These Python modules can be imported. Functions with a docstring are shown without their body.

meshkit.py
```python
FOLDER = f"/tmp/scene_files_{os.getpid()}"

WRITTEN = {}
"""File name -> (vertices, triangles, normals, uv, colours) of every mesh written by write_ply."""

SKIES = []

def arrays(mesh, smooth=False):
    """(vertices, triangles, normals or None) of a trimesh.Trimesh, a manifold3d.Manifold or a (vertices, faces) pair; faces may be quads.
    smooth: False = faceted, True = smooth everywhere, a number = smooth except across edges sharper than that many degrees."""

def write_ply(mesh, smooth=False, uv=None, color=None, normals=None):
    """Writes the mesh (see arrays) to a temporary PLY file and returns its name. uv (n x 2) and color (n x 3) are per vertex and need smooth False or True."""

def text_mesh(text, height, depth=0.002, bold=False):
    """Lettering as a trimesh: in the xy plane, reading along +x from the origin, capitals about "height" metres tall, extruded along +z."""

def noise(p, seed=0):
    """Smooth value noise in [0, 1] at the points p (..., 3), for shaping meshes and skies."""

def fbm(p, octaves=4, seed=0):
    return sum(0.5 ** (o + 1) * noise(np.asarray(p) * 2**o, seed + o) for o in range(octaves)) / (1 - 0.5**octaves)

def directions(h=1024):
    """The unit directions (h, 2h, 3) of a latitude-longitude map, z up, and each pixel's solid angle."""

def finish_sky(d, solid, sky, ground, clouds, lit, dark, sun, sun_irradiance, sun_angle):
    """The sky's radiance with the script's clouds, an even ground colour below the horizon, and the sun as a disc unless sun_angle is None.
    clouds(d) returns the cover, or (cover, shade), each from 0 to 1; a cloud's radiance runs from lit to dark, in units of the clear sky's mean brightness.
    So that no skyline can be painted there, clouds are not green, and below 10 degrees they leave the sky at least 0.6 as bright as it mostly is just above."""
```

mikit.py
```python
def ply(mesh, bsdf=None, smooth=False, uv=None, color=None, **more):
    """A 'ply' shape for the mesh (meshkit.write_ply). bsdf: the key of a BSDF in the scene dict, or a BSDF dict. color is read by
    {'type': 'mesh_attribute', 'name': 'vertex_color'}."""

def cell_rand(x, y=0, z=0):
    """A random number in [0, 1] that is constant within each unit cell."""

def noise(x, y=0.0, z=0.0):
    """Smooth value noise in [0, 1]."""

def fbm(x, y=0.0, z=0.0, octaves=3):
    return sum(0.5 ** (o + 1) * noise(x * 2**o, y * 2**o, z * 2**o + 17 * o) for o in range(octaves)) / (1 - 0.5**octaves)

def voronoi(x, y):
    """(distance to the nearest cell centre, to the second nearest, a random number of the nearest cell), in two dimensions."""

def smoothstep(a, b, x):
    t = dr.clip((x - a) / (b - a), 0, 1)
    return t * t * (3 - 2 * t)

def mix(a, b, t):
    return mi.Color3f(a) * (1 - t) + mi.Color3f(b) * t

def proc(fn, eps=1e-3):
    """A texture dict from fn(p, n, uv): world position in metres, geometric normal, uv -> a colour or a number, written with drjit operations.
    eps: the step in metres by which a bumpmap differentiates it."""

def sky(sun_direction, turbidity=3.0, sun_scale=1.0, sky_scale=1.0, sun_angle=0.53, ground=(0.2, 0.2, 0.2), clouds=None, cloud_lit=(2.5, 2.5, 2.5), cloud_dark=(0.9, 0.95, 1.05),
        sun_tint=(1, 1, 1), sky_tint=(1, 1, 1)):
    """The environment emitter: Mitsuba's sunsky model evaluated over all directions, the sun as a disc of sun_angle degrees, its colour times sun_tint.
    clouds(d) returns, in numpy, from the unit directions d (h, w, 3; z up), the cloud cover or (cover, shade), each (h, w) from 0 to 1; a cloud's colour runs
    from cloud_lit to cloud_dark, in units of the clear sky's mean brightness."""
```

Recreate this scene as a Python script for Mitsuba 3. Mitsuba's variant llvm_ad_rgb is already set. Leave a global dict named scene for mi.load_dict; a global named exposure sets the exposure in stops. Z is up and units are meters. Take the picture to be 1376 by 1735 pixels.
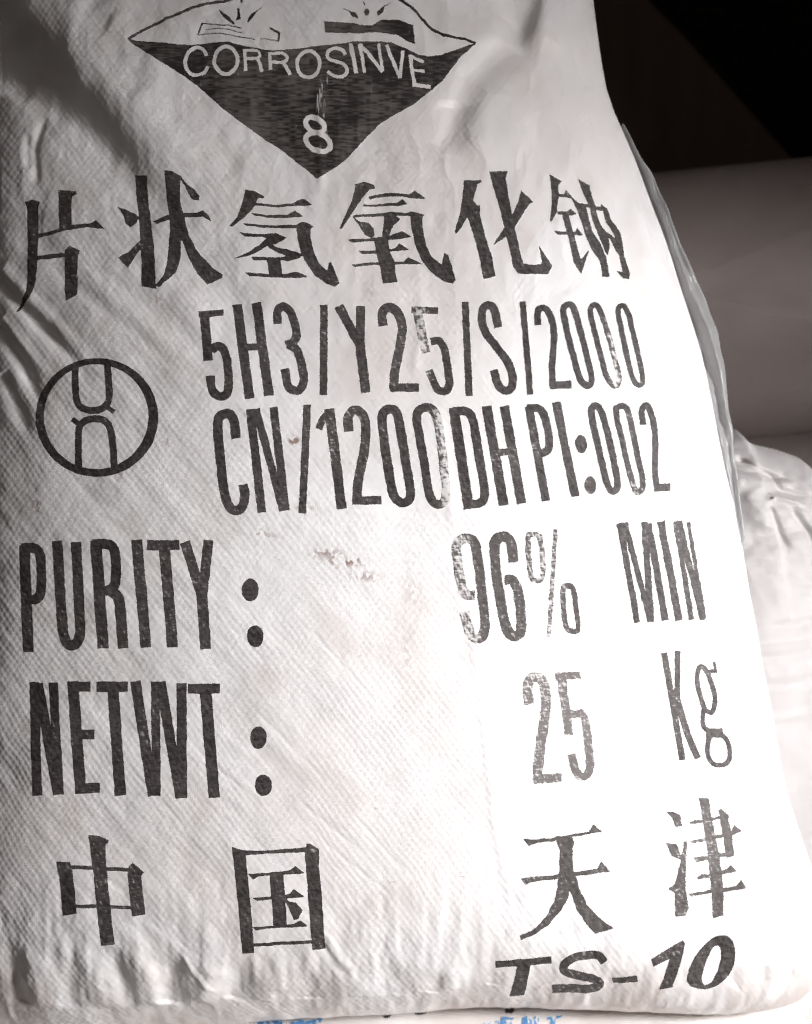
import math
import numpy as np, trimesh, shapely, mapbox_earcut
import drjit as dr, mitsuba as mi
import mikit, meshkit
from mikit import proc, noise, fbm, smoothstep, mix

# ------------------------------------------------------------------ frame of the scene
# Everything is laid out in the leaning frame of the printed sack: x to the right along its face, y up its face, z out of its face
# (metres); the frame leans back by LEAN and its origin stands LIFT above the floor.
LEAN, LIFT = math.radians(35), 0.47
SN, CS = math.sin(LEAN), math.cos(LEAN)


def W(p):
    p = np.asarray(p, float)
    x, y, z = p[..., 0], p[..., 1], p[..., 2]
    return np.stack([x, y * SN - z * CS, y * CS + z * SN + LIFT], -1)


def P3(*p):
    return [float(a) for a in W(p)]


T = mi.ScalarTransform4f
scene, labels = {}, {}
scene['camera'] = {'type': 'thinlens', 'fov': 2 * math.degrees(math.atan(0.24768 / 0.75)), 'fov_axis': 'x', 'near_clip': 0.02, 'far_clip': 50.0,
                   'aperture_radius': 0.0030, 'focus_distance': 0.705,
                   'to_world': T().look_at(origin=P3(0, 0, 0.75), target=P3(0, 0, 0), up=[0, SN, CS])}
exposure = 0.0


def lamp(name, label, at, to, radius, depth, mouth, power, tint):
    """A lamp: a round diffuser set back in the mouth of a dark conical shade."""
    o, axis = W(at), W(to) - W(at)
    axis = axis / np.linalg.norm(axis)
    a = np.cross(axis, [0, 0, 1.0])
    a /= np.linalg.norm(a)
    b = np.cross(axis, a)
    t = np.linspace(0, 2 * math.pi, 48, endpoint=False)
    ring = lambda r, d: o + d * axis + r * (np.cos(t)[:, None] * a + np.sin(t)[:, None] * b)
    k = np.arange(48)
    disc = np.vstack([ring(radius, 0.0), [o]])
    f = np.c_[k, (k + 1) % 48, k * 0 + 48]
    nrm = np.cross(disc[f[0, 1]] - disc[f[0, 0]], disc[f[0, 2]] - disc[f[0, 0]])
    f = f if nrm @ axis > 0 else f[:, ::-1]
    scene[name + '__diffuser'] = mikit.ply((disc, f), {'type': 'diffuse'}, False, emitter={'type': 'area', 'radiance': {'type': 'rgb', 'value': [power * c for c in tint]}})
    shade = np.vstack([ring(mouth, depth), ring(radius * 1.05, -0.004), [o - 0.004 * axis]])
    q = np.vstack([np.c_[k, (k + 1) % 48, (k + 1) % 48 + 48], np.c_[k, (k + 1) % 48 + 48, k + 48], np.c_[k + 48, (k + 1) % 48 + 48, k * 0 + 96]])
    scene[name + '__shade'] = mikit.ply((shade, q), {'type': 'twosided', 'bsdf': {'type': 'diffuse', 'reflectance': {'type': 'rgb', 'value': 0.02}}}, False)
    labels[name] = {'label': label, 'category': 'lamp'}


lamp('work_lamp', 'round white work lamp shining on the sacks from the right', (0.80, 0.06, 0.62), (0.02, -0.20, 0.0), 0.10, 0.193, 0.10, 214.0, (1.0, 0.98, 0.985))
lamp('fill_lamp', 'wide dim fill lamp added high above the sacks, unseen', (-0.5, 1.5, 2.2), (0, 0, 0), 0.45, 0.05, 0.5, 2.5, (1.0, 0.89, 0.84))  # added fill light, out of view, to lift the shadows


# ------------------------------------------------------------------ materials
def rgb(*c):
    return {'type': 'rgb', 'value': list(c)}


def weave(p, n, uv):
    """Woven plastic tape: a fine diagonal rib broken up by the crossing tapes (uv is in metres on the cloth)."""
    x, y = uv.x, uv.y
    wx = x + 0.0022 * (noise(x * 70, y * 50, 3.0) - 0.5)
    wy = y + 0.0022 * (noise(x * 50, y * 70, 9.0) - 0.5)
    a = dr.cos((0.80 * wx + 0.60 * wy) * (2 * math.pi / 0.0036))
    b = dr.cos((0.80 * wx - 0.60 * wy) * (2 * math.pi / 0.0036))
    patch = 0.4 + 0.6 * noise(x * 25, y * 25, 5.0)
    fine = dr.sin(x * (2 * math.pi / 0.00115)) * 0.06
    return 0.000072 * (0.78 * a * patch - 0.42 * b + fine) + 0.00013 * fbm(x * 240, y * 190, 1.0, 2)


def blob(x, y, cx, cy, rx, ry):
    a = (x - cx) / rx
    b = (y - cy) / ry
    return dr.exp(-(a * a + b * b))


def cloth_colour(p, n, uv):
    x, y = uv.x, uv.y
    c = mix((0.81, 0.798, 0.793), (0.76, 0.727, 0.713), smoothstep(0.45, 0.8, fbm(x * 9, y * 9, 2.0, 3)))
    c = mix(c, (0.50, 0.42, 0.36), 0.22 * smoothstep(0.50, 0.85, fbm(x * 34 + y * 21, y * 26 - x * 19, 7.0, 3)))
    foot_shade = smoothstep(-0.262, -0.325, y) * smoothstep(0.30, 0.62, fbm(x * 42, y * 26, 12.0, 3))  # blotchy brown shade along the foot, painted into the cloth colour
    c = mix(c, (0.50, 0.41, 0.36), 0.55 * foot_shade)
    # brown specks and rubbed-in dirt
    dirt = 0.0
    for cx, cy, rx, ry, s in SPOTS:
        dirt = dirt + s * blob(x, y, cx, cy, rx, ry)
    speck = smoothstep(0.46, 0.66, fbm(x * 420 + y * 160, y * 330 - x * 160, 4.0, 2))
    c = mix(c, (0.20, 0.10, 0.07), dr.clip(dirt * speck, 0, 0.8))
    tiny = smoothstep(0.985, 1.0, noise(x * 310, y * 310, 11.0))
    return mix(c, (0.45, 0.34, 0.22), tiny * 0.6)


def U(px, py):
    """Drawing units of 0.36 mm, from the upper left of the drawn part of the sack's face, to metres on the face."""
    return (px - 688) * 0.36e-3, (867 - py) * 0.36e-3


SPOTS = []
for px, py, rx, ry, s in [(585, 950, 30, 10, 1.0), (618, 976, 26, 9, 0.6), (550, 935, 26, 8, 0.65), (460, 908, 16, 6, 0.35), (498, 746, 8, 6, 1.6), (516, 862, 12, 9, 1.0), (440, 905, 12, 7, 0.5),
                          (700, 1000, 16, 60, 0.2), (690, 1110, 12, 40, 0.15), (45, 858, 8, 10, 1.2), (145, 690, 6, 8, 0.9), (278, 745, 6, 8, 0.9), (1160, 705, 14, 8, 0.35), (200, 800, 10, 8, 0.5), (265, 505, 8, 10, 0.5)]:
    SPOTS.append((*U(px, py), rx * 0.36e-3, ry * 0.36e-3, s))


def streaks(x, y):
    """Ink lost along the fold lines that run up the sack."""
    m = 0.0
    for px, y0, y1, wd, s in [(541, 120, 310, 14, 0.34), (755, 690, 870, 15, 1.15), (712, 510, 640, 14, 0.75), (1047, 525, 665, 10, 0.8), (1078, 690, 850, 12, 0.45), (785, 900, 1100, 22, 0.55), (925, 880, 1090, 40, 0.45), (1005, 800, 880, 16, 0.3)]:
        cx, b = U(px, y0)
        a = U(px, y1)[1]
        slant = 0.10 * ((a + b) / 2 - y) * (1.0 if py_slant(px) else 0.0)
        d = (x - cx - slant) / (wd * 0.36e-3)
        m = m + s * dr.exp(-d * d) * smoothstep(a - 0.006, a + 0.006, y) * (1 - smoothstep(b - 0.006, b + 0.006, y))
    return m


def py_slant(px):
    return px > 600


def ink_fn(wear):
    def fn(p, n, uv):
        x, y = uv.x, uv.y
        grain = 0.5 * noise(x * 420, y * 1250, 1.0) + 0.5 * noise(x * 1100 + y * 420, y * 380 - x * 300, 6.0)
        rib = 0.5 + 0.5 * dr.sin((0.80 * x + 0.60 * y + 0.0008 * noise(x * 300, y * 300)) * (2 * math.pi / 0.0036))
        large = fbm(x * 38, y * 30, 3.0, 3)
        lost = 0.62 * grain + 0.08 * rib + 0.36 * large + wear + 0.46 * streaks(x, y)
        hole = smoothstep(0.74, 1.12, lost)
        thin = smoothstep(0.25, 0.9, lost)
        ink = mix((0.026, 0.022, 0.0215), (0.10, 0.09, 0.087), thin)
        return mix(mix(ink, (0.26, 0.24, 0.235), smoothstep(0.08, 0.25, mi.Float(wear)) * 0.55), (0.66, 0.64, 0.63), hole)
    return fn


def cloth_bsdf(colour, rough=0.43, bump=weave, spec=0.45, eps=2e-4, scale=1.0):
    b = {'type': 'principled', 'base_color': colour, 'roughness': rough, 'specular': spec}
    return {'type': 'twosided', 'bsdf': {'type': 'bumpmap', 'arbitrary': proc(bump, eps), 'scale': scale, 'bsdf': b}}


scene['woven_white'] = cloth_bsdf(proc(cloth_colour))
for nm, wear in (('ink_solid', 0.04), ('ink_worn', 0.13), ('ink_faded', 0.21)):
    scene[nm] = cloth_bsdf(proc(ink_fn(wear)), 0.6, weave, 0.25, scale=0.4)


def panel_ink(p, n, uv):
    """The large black panel: mottled, thin along the cross tapes, worn off down the middle fold."""
    x, y = uv.x, uv.y
    dash = noise(x * 260, y * 1150, 2.0)
    cloud = fbm(x * 30, y * 26, 8.0, 3)
    run = noise(x * 520, y * 60, 5.0)
    t = smoothstep(0.35, 0.85, 0.42 * dash + 0.75 * cloud + 0.12 * run - 0.10)
    c = mix((0.022, 0.019, 0.018), (0.125, 0.110, 0.104), t)
    lost = 0.45 * run + 0.35 * noise(x * 1500, y * 330, 3.0) + 0.55 * streaks(x, y) + 0.12 * cloud
    return mix(c, (0.62, 0.60, 0.59), smoothstep(0.72, 1.0, lost))


scene['ink_panel'] = cloth_bsdf(proc(panel_ink), 0.55, weave, 0.3, scale=0.5)


# ------------------------------------------------------------------ the printed sack: its face as a height over x, y

def knots(a):
    return np.array(a, float)


RIGHT_KNOTS = [(np.float64(-0.33224), np.float64(0.27748)), (np.float64(-0.31666), np.float64(0.27724)), (np.float64(-0.30107), np.float64(0.27676)), (np.float64(-0.28548), np.float64(0.2758)), (np.float64(-0.2699), np.float64(0.27414)), (np.float64(-0.25436), np.float64(0.2717)), (np.float64(-0.23877), np.float64(0.26819)), (np.float64(-0.22318), np.float64(0.26343)), (np.float64(-0.20763), np.float64(0.25792)), (np.float64(-0.19204), np.float64(0.25282)), (np.float64(-0.17648), np.float64(0.24879)), (np.float64(-0.16088), np.float64(0.24575)), (np.float64(-0.14529), np.float64(0.24331)), (np.float64(-0.1297), np.float64(0.24059)), (np.float64(-0.11412), np.float64(0.23722)), (np.float64(-0.09853), np.float64(0.2341)), (np.float64(-0.08293), np.float64(0.2316)), (np.float64(-0.06733), np.float64(0.22878)), (np.float64(-0.05174), np.float64(0.2257)), (np.float64(-0.03614), np.float64(0.22324)), (np.float64(-0.02054), np.float64(0.22081)), (np.float64(-0.00494), np.float64(0.21791)), (np.float64(0.01066), np.float64(0.21442)), (np.float64(0.02626), np.float64(0.21072)), (np.float64(0.04187), np.float64(0.20729)), (np.float64(0.05748), np.float64(0.20412)), (np.float64(0.07309), np.float64(0.20101)), (np.float64(0.0887), np.float64(0.19787)), (np.float64(0.10433), np.float64(0.19409)), (np.float64(0.11994), np.float64(0.18948)), (np.float64(0.13558), np.float64(0.18429)), (np.float64(0.15119), np.float64(0.17927)), (np.float64(0.16684), np.float64(0.1745)), (np.float64(0.18246), np.float64(0.16901)), (np.float64(0.19812), np.float64(0.16287)), (np.float64(0.21374), np.float64(0.15699)), (np.float64(0.22942), np.float64(0.15118)), (np.float64(0.24511), np.float64(0.14448)), (np.float64(0.26074), np.float64(0.13729)), (np.float64(0.27644), np.float64(0.13207)), (np.float64(0.29207), np.float64(0.12913)), (np.float64(0.30771), np.float64(0.12685)), (np.float64(0.32343), np.float64(0.12473)), (np.float64(0.33907), np.float64(0.12296)), (np.float64(0.35471), np.float64(0.12147)), (np.float64(0.37034), np.float64(0.1198)), (np.float64(0.38598), np.float64(0.11789)), (np.float64(0.40174), np.float64(0.11672))]
RIGHT = knots(RIGHT_KNOTS)          # y, x of the right rim, from the bottom up
LEFT = knots([(-0.40, -0.315), (-0.25, -0.300), (-0.1, -0.287), (0.0, -0.282), (0.2, -0.276), (0.42, -0.274)])
FOOT = knots([(-0.40, -0.367), (-0.26, -0.362), (-0.16, -0.354), (-0.09, -0.348), (-0.02, -0.3425), (0.04, -0.3385), (0.10, -0.3400), (0.18, -0.344), (0.26, -0.349), (0.36, -0.355)])
BULGE, NU, NV, YV, HEAD = 0.062, 2.4, 2.6, -0.215, 0.50


def seg(pts):
    return np.array([U(*p) for p in pts])


def along(x, y, pts):
    """(signed distance to a polyline, positive on its left looking along it; fraction along it)."""
    pts = seg(pts)
    ln = np.r_[0, np.cumsum(np.linalg.norm(np.diff(pts, axis=0), axis=1))]
    best, sd, tt = np.full(x.shape, 1e9), np.zeros(x.shape), np.zeros(x.shape)
    for i in range(len(pts) - 1):
        a, d = pts[i], pts[i + 1] - pts[i]
        L = np.linalg.norm(d)
        d = d / L
        s = np.clip((x - a[0]) * d[0] + (y - a[1]) * d[1], 0, L)
        dx, dy = x - a[0] - s * d[0], y - a[1] - s * d[1]
        r = np.hypot(dx, dy)
        side = np.where(d[0] * dy - d[1] * dx >= 0, 1.0, -1.0)
        m = r < best
        best, sd, tt = np.where(m, r, best), np.where(m, r * side, sd), np.where(m, (ln[i] + s) / ln[-1], tt)
    return sd, tt


def bump1(x, y, pts, width, height, e0=0.15, e1=0.25):
    """A fold: ridge (height > 0) or furrow (< 0), mm high and width units wide, fading in and out at its ends."""
    w = width * 0.36e-3
    lo, hi = seg(pts).min(0) - 3 * w, seg(pts).max(0) + 3 * w
    m = (x > lo[0]) & (x < hi[0]) & (y > lo[1]) & (y < hi[1])
    h = np.zeros(x.shape)
    d, t = along(x[m], y[m], pts)
    env = np.clip(t / max(e0, 1e-6), 0, 1) * np.clip((1 - t) / max(e1, 1e-6), 0, 1)
    h[m] = height * 1e-3 * env * env * (3 - 2 * env) * np.exp(-(d / w) ** 2)
    return h


def step1(x, y, pts, width, height, reach, e0=0.1, e1=0.3):
    """A step: the cloth left of the line stands height mm proud, sinking back over reach units."""
    d, t = along(x, y, pts)
    w, r = width * 0.36e-3, reach * 0.36e-3
    env = (np.clip(t / e0, 0, 1) if e0 else 1.0) * np.clip((1 - t) / max(e1, 1e-6), 0, 1)
    env = env * env * (3 - 2 * env)
    f = np.where(d > 0, np.tanh(d / w) * np.exp(-(np.maximum(d, 0) / r) ** 2), np.tanh(d / w) * np.exp(-(np.minimum(d, 0) / (0.9 * r)) ** 2))
    return height * 1e-3 * env * f


def vn(x, y, s, seed):
    return meshkit.fbm(np.stack([x * s, y * s, np.zeros_like(x)], -1), 3, seed) - 0.5


def folds(x, y):
    h = np.zeros(x.shape)
    # the long fold from the upper left corner, lit along its crest, and the valley below it
    h += step1(x, y, [(-60, -90), (40, 30), (105, 112), (165, 185), (235, 262), (300, 345), (350, 420)], 32, 9.0, 150, 0.0, 0.5)
    h += bump1(x, y, [(-60, 70), (60, 150), (110, 185), (165, 228), (235, 305), (290, 380)], 26, -3.2, 0.01, 0.5)
    h += bump1(x, y, [(45, 300), (38, 230), (60, 165)], 8, -1.6)
    h += bump1(x, y, [(28, 270), (24, 200)], 7, -1.2)
    h += bump1(x, y, [(-10, 140), (10, 90), (-20, 20)], 30, -3.0)
    h += bump1(x, y, [(240, 165), (215, 120), (205, 90), (260, 40)], 26, -1.8)
    h += bump1(x, y, [(140, 150), (112, 90), (120, 20), (140, -40)], 18, 1.6)
    h += bump1(x, y, [(190, 40), (150, 15), (160, -30)], 26, -1.5)
    h += bump1(x, y, [(330, 250), (300, 200), (330, 165)], 24, -0.9)
    h += bump1(x, y, [(395, 300), (360, 250), (350, 215)], 22, -0.7)
    # furrows on the left flank, beside the round mark
    h += bump1(x, y, [(-40, 455), (20, 515), (70, 562), (120, 612), (170, 672)], 11, -2.3, 0.05, 0.5)
    h += bump1(x, y, [(-30, 430), (40, 505), (95, 555), (150, 606)], 12, 1.7, 0.05, 0.4)
    h += bump1(x, y, [(-40, 535), (12, 600), (42, 660), (80, 720)], 12, -2.6, 0.05, 0.5)
    h += bump1(x, y, [(-30, 520), (30, 590), (75, 640)], 10, 1.1, 0.05, 0.5)
    h += bump1(x, y, [(-30, 620), (10, 690), (40, 760)], 14, -2.2, 0.05, 0.5)
    h += bump1(x, y, [(140, 430), (230, 505), (310, 560), (395, 660)], 20, -0.8)
    h += bump1(x, y, [(120, 445), (210, 530), (300, 600)], 16, 0.7)
    h += bump1(x, y, [(60, 430), (150, 500), (240, 570), (300, 640)], 13, -0.8)
    h += bump1(x, y, [(240, 440), (330, 525), (350, 610)], 24, 1.1)
    h += bump1(x, y, [(330, 420), (390, 500), (420, 560)], 30, -1.3)
    h += bump1(x, y, [(390, 395), (420, 470), (480, 520)], 24, 0.7)
    h += bump1(x, y, [(30, 335), (60, 400), (110, 450)], 15, -0.9)
    # the tuck at the top right and the soft hollow under it
    h += bump1(x, y, [(860, -60), (872, 10), (880, 62), (835, 88), (800, 130), (770, 205), (740, 265)], 30, -4.4, 0.01, 0.35)
    h += step1(x, y, [(930, -60), (905, 30), (885, 75)], 14, 5.0, 80, 0.0, 0.4)
    h += bump1(x, y, [(770, 160), (768, 215), (750, 262)], 24, -2.0)
    h += bump1(x, y, [(835, 130), (810, 200), (800, 270)], 34, 1.2)
    h += bump1(x, y, [(700, 300), (680, 240), (720, 190)], 26, 0.9)
    h += bump1(x, y, [(600, 300), (640, 330), (600, 420)], 30, -0.8)
    h += bump1(x, y, [(470, 300), (545, 330), (560, 310), (610, 280)], 28, -1.1)
    h += bump1(x, y, [(1010, 130), (1000, 80), (985, 20)], 12, -0.8)
    h += bump1(x, y, [(990, 170), (1030, 220), (1065, 290)], 9, -0.9)
    h += bump1(x, y, [(930, 150), (990, 230), (1050, 320)], 26, 0.9)
    h += bump1(x, y, [(900, 180), (950, 260), (1010, 340)], 22, -0.7)
    # straight creases that run up the sack
    h += bump1(x, y, [(545, 330), (541, 200), (538, 90)], 7, 0.8)
    h += bump1(x, y, [(700, 640), (714, 560), (712, 480)], 8, 0.5)
    h += bump1(x, y, [(770, 900), (752, 780), (742, 680)], 8, 0.5)
    h += bump1(x, y, [(880, 1600), (838, 1400), (815, 1180), (780, 960)], 7, 0.35)
    h += bump1(x, y, [(1310, 1300), (1275, 1130), (1240, 960)], 10, 0.6)
    # thin creases and the scratch-like lines across the lower left
    for a, b in (((150, 1470), (300, 1590)), ((240, 1560), (360, 1640)), ((160, 1480), (262, 1572)), ((430, 1200), (560, 1330)), ((500, 1350), (620, 1450)), ((340, 1280), (430, 1350)), ((540, 1420), (680, 1530)), ((150, 1080), (190, 1130)), ((600, 1380), (700, 1490)), ((200, 1290), (330, 1420)), ((390, 1060), (460, 1130)), ((520, 1060), (640, 1190))):
        h += bump1(x, y, [a, b], 4.0, -0.2)
    h += bump1(x, y, [(305, 1618), (320, 1650), (345, 1685), (372, 1705)], 5, 0.9)
    h += bump1(x, y, [(540, 1590), (565, 1640), (590, 1668)], 5, -0.7)
    h += bump1(x, y, [(552, 1580), (575, 1630), (600, 1655)], 6, 0.7)
    # gathers along the foot
    for pts, wd, hh in (([(205, 1560), (228, 1610), (240, 1670), (252, 1740)], 20, 3.2), ([(262, 1610), (285, 1660), (270, 1730)], 22, -3.4), ([(175, 1600), (190, 1660), (215, 1735)], 16, -2.6), ([(120, 1590), (150, 1660), (165, 1740)], 18, 2.0),
                        ([(75, 1610), (100, 1670), (105, 1740)], 16, -2.0), ([(330, 1610), (352, 1660), (330, 1725)], 14, 2.0), ([(20, 1600), (40, 1660), (45, 1740)], 20, 1.6), ([(-20, 1580), (0, 1650), (10, 1740)], 18, -2.4),
                        ([(395, 1620), (405, 1665), (385, 1720)], 18, -2.0), ([(440, 1640), (450, 1690), (440, 1725)], 16, 1.2), ([(500, 1650), (520, 1690), (520, 1720)], 20, -1.7), ([(470, 1600), (478, 1650), (470, 1700)], 12, 0.9),
                        ([(590, 1650), (610, 1690), (610, 1715)], 18, 1.1), ([(650, 1640), (672, 1680), (670, 1710)], 16, -0.9), ([(715, 1655), (735, 1685), (730, 1705)], 14, -1.1), ([(760, 1640), (775, 1675), (770, 1700)], 14, 0.8),
                        ([(1010, 1660), (1060, 1690)], 16, -0.9), ([(1290, 1610), (1285, 1660), (1250, 1690)], 30, -3.0), ([(1340, 1640), (1350, 1690)], 18, 1.2), ([(1365, 1660), (1376, 1710)], 16, -1.8), ([(900, 1640), (930, 1690)], 16, -0.7),
                        ([(845, 1655), (838, 1690)], 12, -0.8), ([(1130, 1650), (1150, 1695)], 22, -0.9)):
        h += bump1(x, y, pts, wd * 1.05, hh * 1.0, 0.5, 0.1)
    # the contents press through as soft lumps; small crumples everywhere
    a, b = 0.66 * x + 0.75 * y, -0.75 * x + 0.66 * y
    left = np.clip((0.02 - x) / 0.18, 0, 1)
    h += 0.0080 * vn(x, y, 9, 1) + 0.0018 * vn(x, y, 26, 2) + 0.0005 * vn(x, y, 75, 3) * (0.5 + left)
    h += left * 0.0016 * vn(a * 3.0, b * 0.6, 22, 4) + (0.25 + left) * 0.00025 * vn(a * 3.0, b, 95, 5)
    low = np.clip((-0.21 - y) / 0.07, 0, 1)
    h += low * (0.0040 * vn(x * 2.2, y * 0.8, 34, 6) + 0.0012 * vn(x * 1.6, y * 0.7, 85, 7))
    high = np.clip((y - 0.06) / 0.12, 0, 1)
    h += high * (0.0040 * np.abs(vn(a * 0.8, b * 1.3, 17, 8)) - 0.0022 * np.abs(vn(x * 1.4, y * 0.7, 40, 9)))
    return h


def squarish(*a):
    return np.clip(sum(k ** 3 for k in a) ** (1 / 3), 0, 1)


def face(x, y):
    """Height of the sack's face (m) over x, y; before folds 0 in the middle, -BULGE at the rim."""
    xl, xr = np.interp(y, *LEFT.T), np.interp(y, *RIGHT.T)
    u = (x - (xl + xr) / 2) / ((xr - xl) / 2)
    v = np.clip((YV - y) / (YV - np.interp(x, *FOOT.T)), 0, None)
    q = squarish(np.abs(u) ** NU, v ** NV, np.clip((y - 0.34) / (HEAD - 0.34), 0, None) ** NV)
    round_ = (1 - q) ** (1 / 2.2)
    return BULGE * (round_ - 1) - 0.045 * np.clip(v, 0, 1) ** 4 + folds(x, y) * np.clip((1 - q) * 6, 0, 1) ** 0.7




def put(key, v, f, bsdf, uv=None, label=None, category=None, group=None, kind=None, smooth=True):
    scene[key] = mikit.ply((W(v), np.asarray(f)), bsdf, smooth, uv=uv)
    d = {k: a for k, a in (('label', label), ('category', category), ('group', group), ('kind', kind)) if a}
    if d:
        labels[key] = d


def grid_faces(r, c):
    i = np.arange((r - 1) * c).reshape(r - 1, c)[:, :-1].ravel()
    return np.vstack([np.c_[i, i + c, i + c + 1], np.c_[i, i + c + 1, i + 1]])


def sack_grid(rows_mid, rows_end, cols):
    tt = np.linspace(0, 1, rows_end)
    top = [('t', a) for a in np.sin(math.pi / 2 * (1 - tt))]
    mid = [('m', a) for a in np.linspace(0.34, YV, rows_mid)[1:-1]]
    low = [('f', a) for a in np.sin(math.pi / 2 * tt)]
    s = np.sin(math.pi / 2 * np.sign(np.linspace(-1, 1, cols)) * np.abs(np.linspace(-1, 1, cols)) ** 1.15)
    X, Y = [], []
    for kind, a in top + mid + low:
        k = (1 - a ** (3 * NV)) ** (1 / (3 * NU)) if kind != 'm' else 1.0
        y = np.full(cols, {'t': 0.34 + a * (HEAD - 0.34), 'm': a, 'f': YV + a * (-0.335 - YV)}[kind])
        for _ in range(4):
            xl, xr = np.interp(y, *LEFT.T), np.interp(y, *RIGHT.T)
            x = (xl + xr) / 2 + s * k * (xr - xl) / 2
            if kind == 'f':
                y = YV + a * (np.interp(x, *FOOT.T) - YV)
        X.append(x)
        Y.append(y)
    return np.array(X), np.array(Y)


X, Y = sack_grid(760, 230, 760)
Z = face(X, Y)
rows, cols = X.shape
f = grid_faces(rows, cols)
SACK = 'printed_sack'
labels[SACK] = {'label': 'white woven plastic sack covered in black printed characters, standing in front', 'category': 'sack'}
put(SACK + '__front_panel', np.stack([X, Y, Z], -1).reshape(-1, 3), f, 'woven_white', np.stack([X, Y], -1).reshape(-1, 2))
X2, Y2 = sack_grid(40, 30, 60)
xl, xr = np.interp(Y2, *LEFT.T), np.interp(Y2, *RIGHT.T)
u = (X2 - (xl + xr) / 2) / ((xr - xl) / 2)
vv = np.clip((YV - Y2) / (YV - np.interp(X2, *FOOT.T)), 0, None)
q = squarish(np.abs(u) ** NU, vv ** NV, np.clip((Y2 - 0.34) / (HEAD - 0.34), 0, None) ** NV)
Z2 = -BULGE - 0.045 * np.clip(vv, 0, 1) ** 4 - BULGE * (1 - q) ** (1 / 2.2)
put(SACK + '__back_panel', np.stack([X2, Y2, Z2], -1).reshape(-1, 3), grid_faces(*X2.shape)[:, ::-1], 'woven_white', np.stack([X2, Y2], -1).reshape(-1, 2))


# ------------------------------------------------------------------ the print: ink laid on the face
def unpack(text):
    out = []
    for poly in text.split('|'):
        rings = [np.array([int(n) for n in r.split(',')]).reshape(-1, 2).cumsum(0) * 1e-4 for r in poly.split('/')]
        out.append(shapely.Polygon(rings[0], rings[1:]).buffer(0))
    return shapely.union_all(out)


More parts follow.
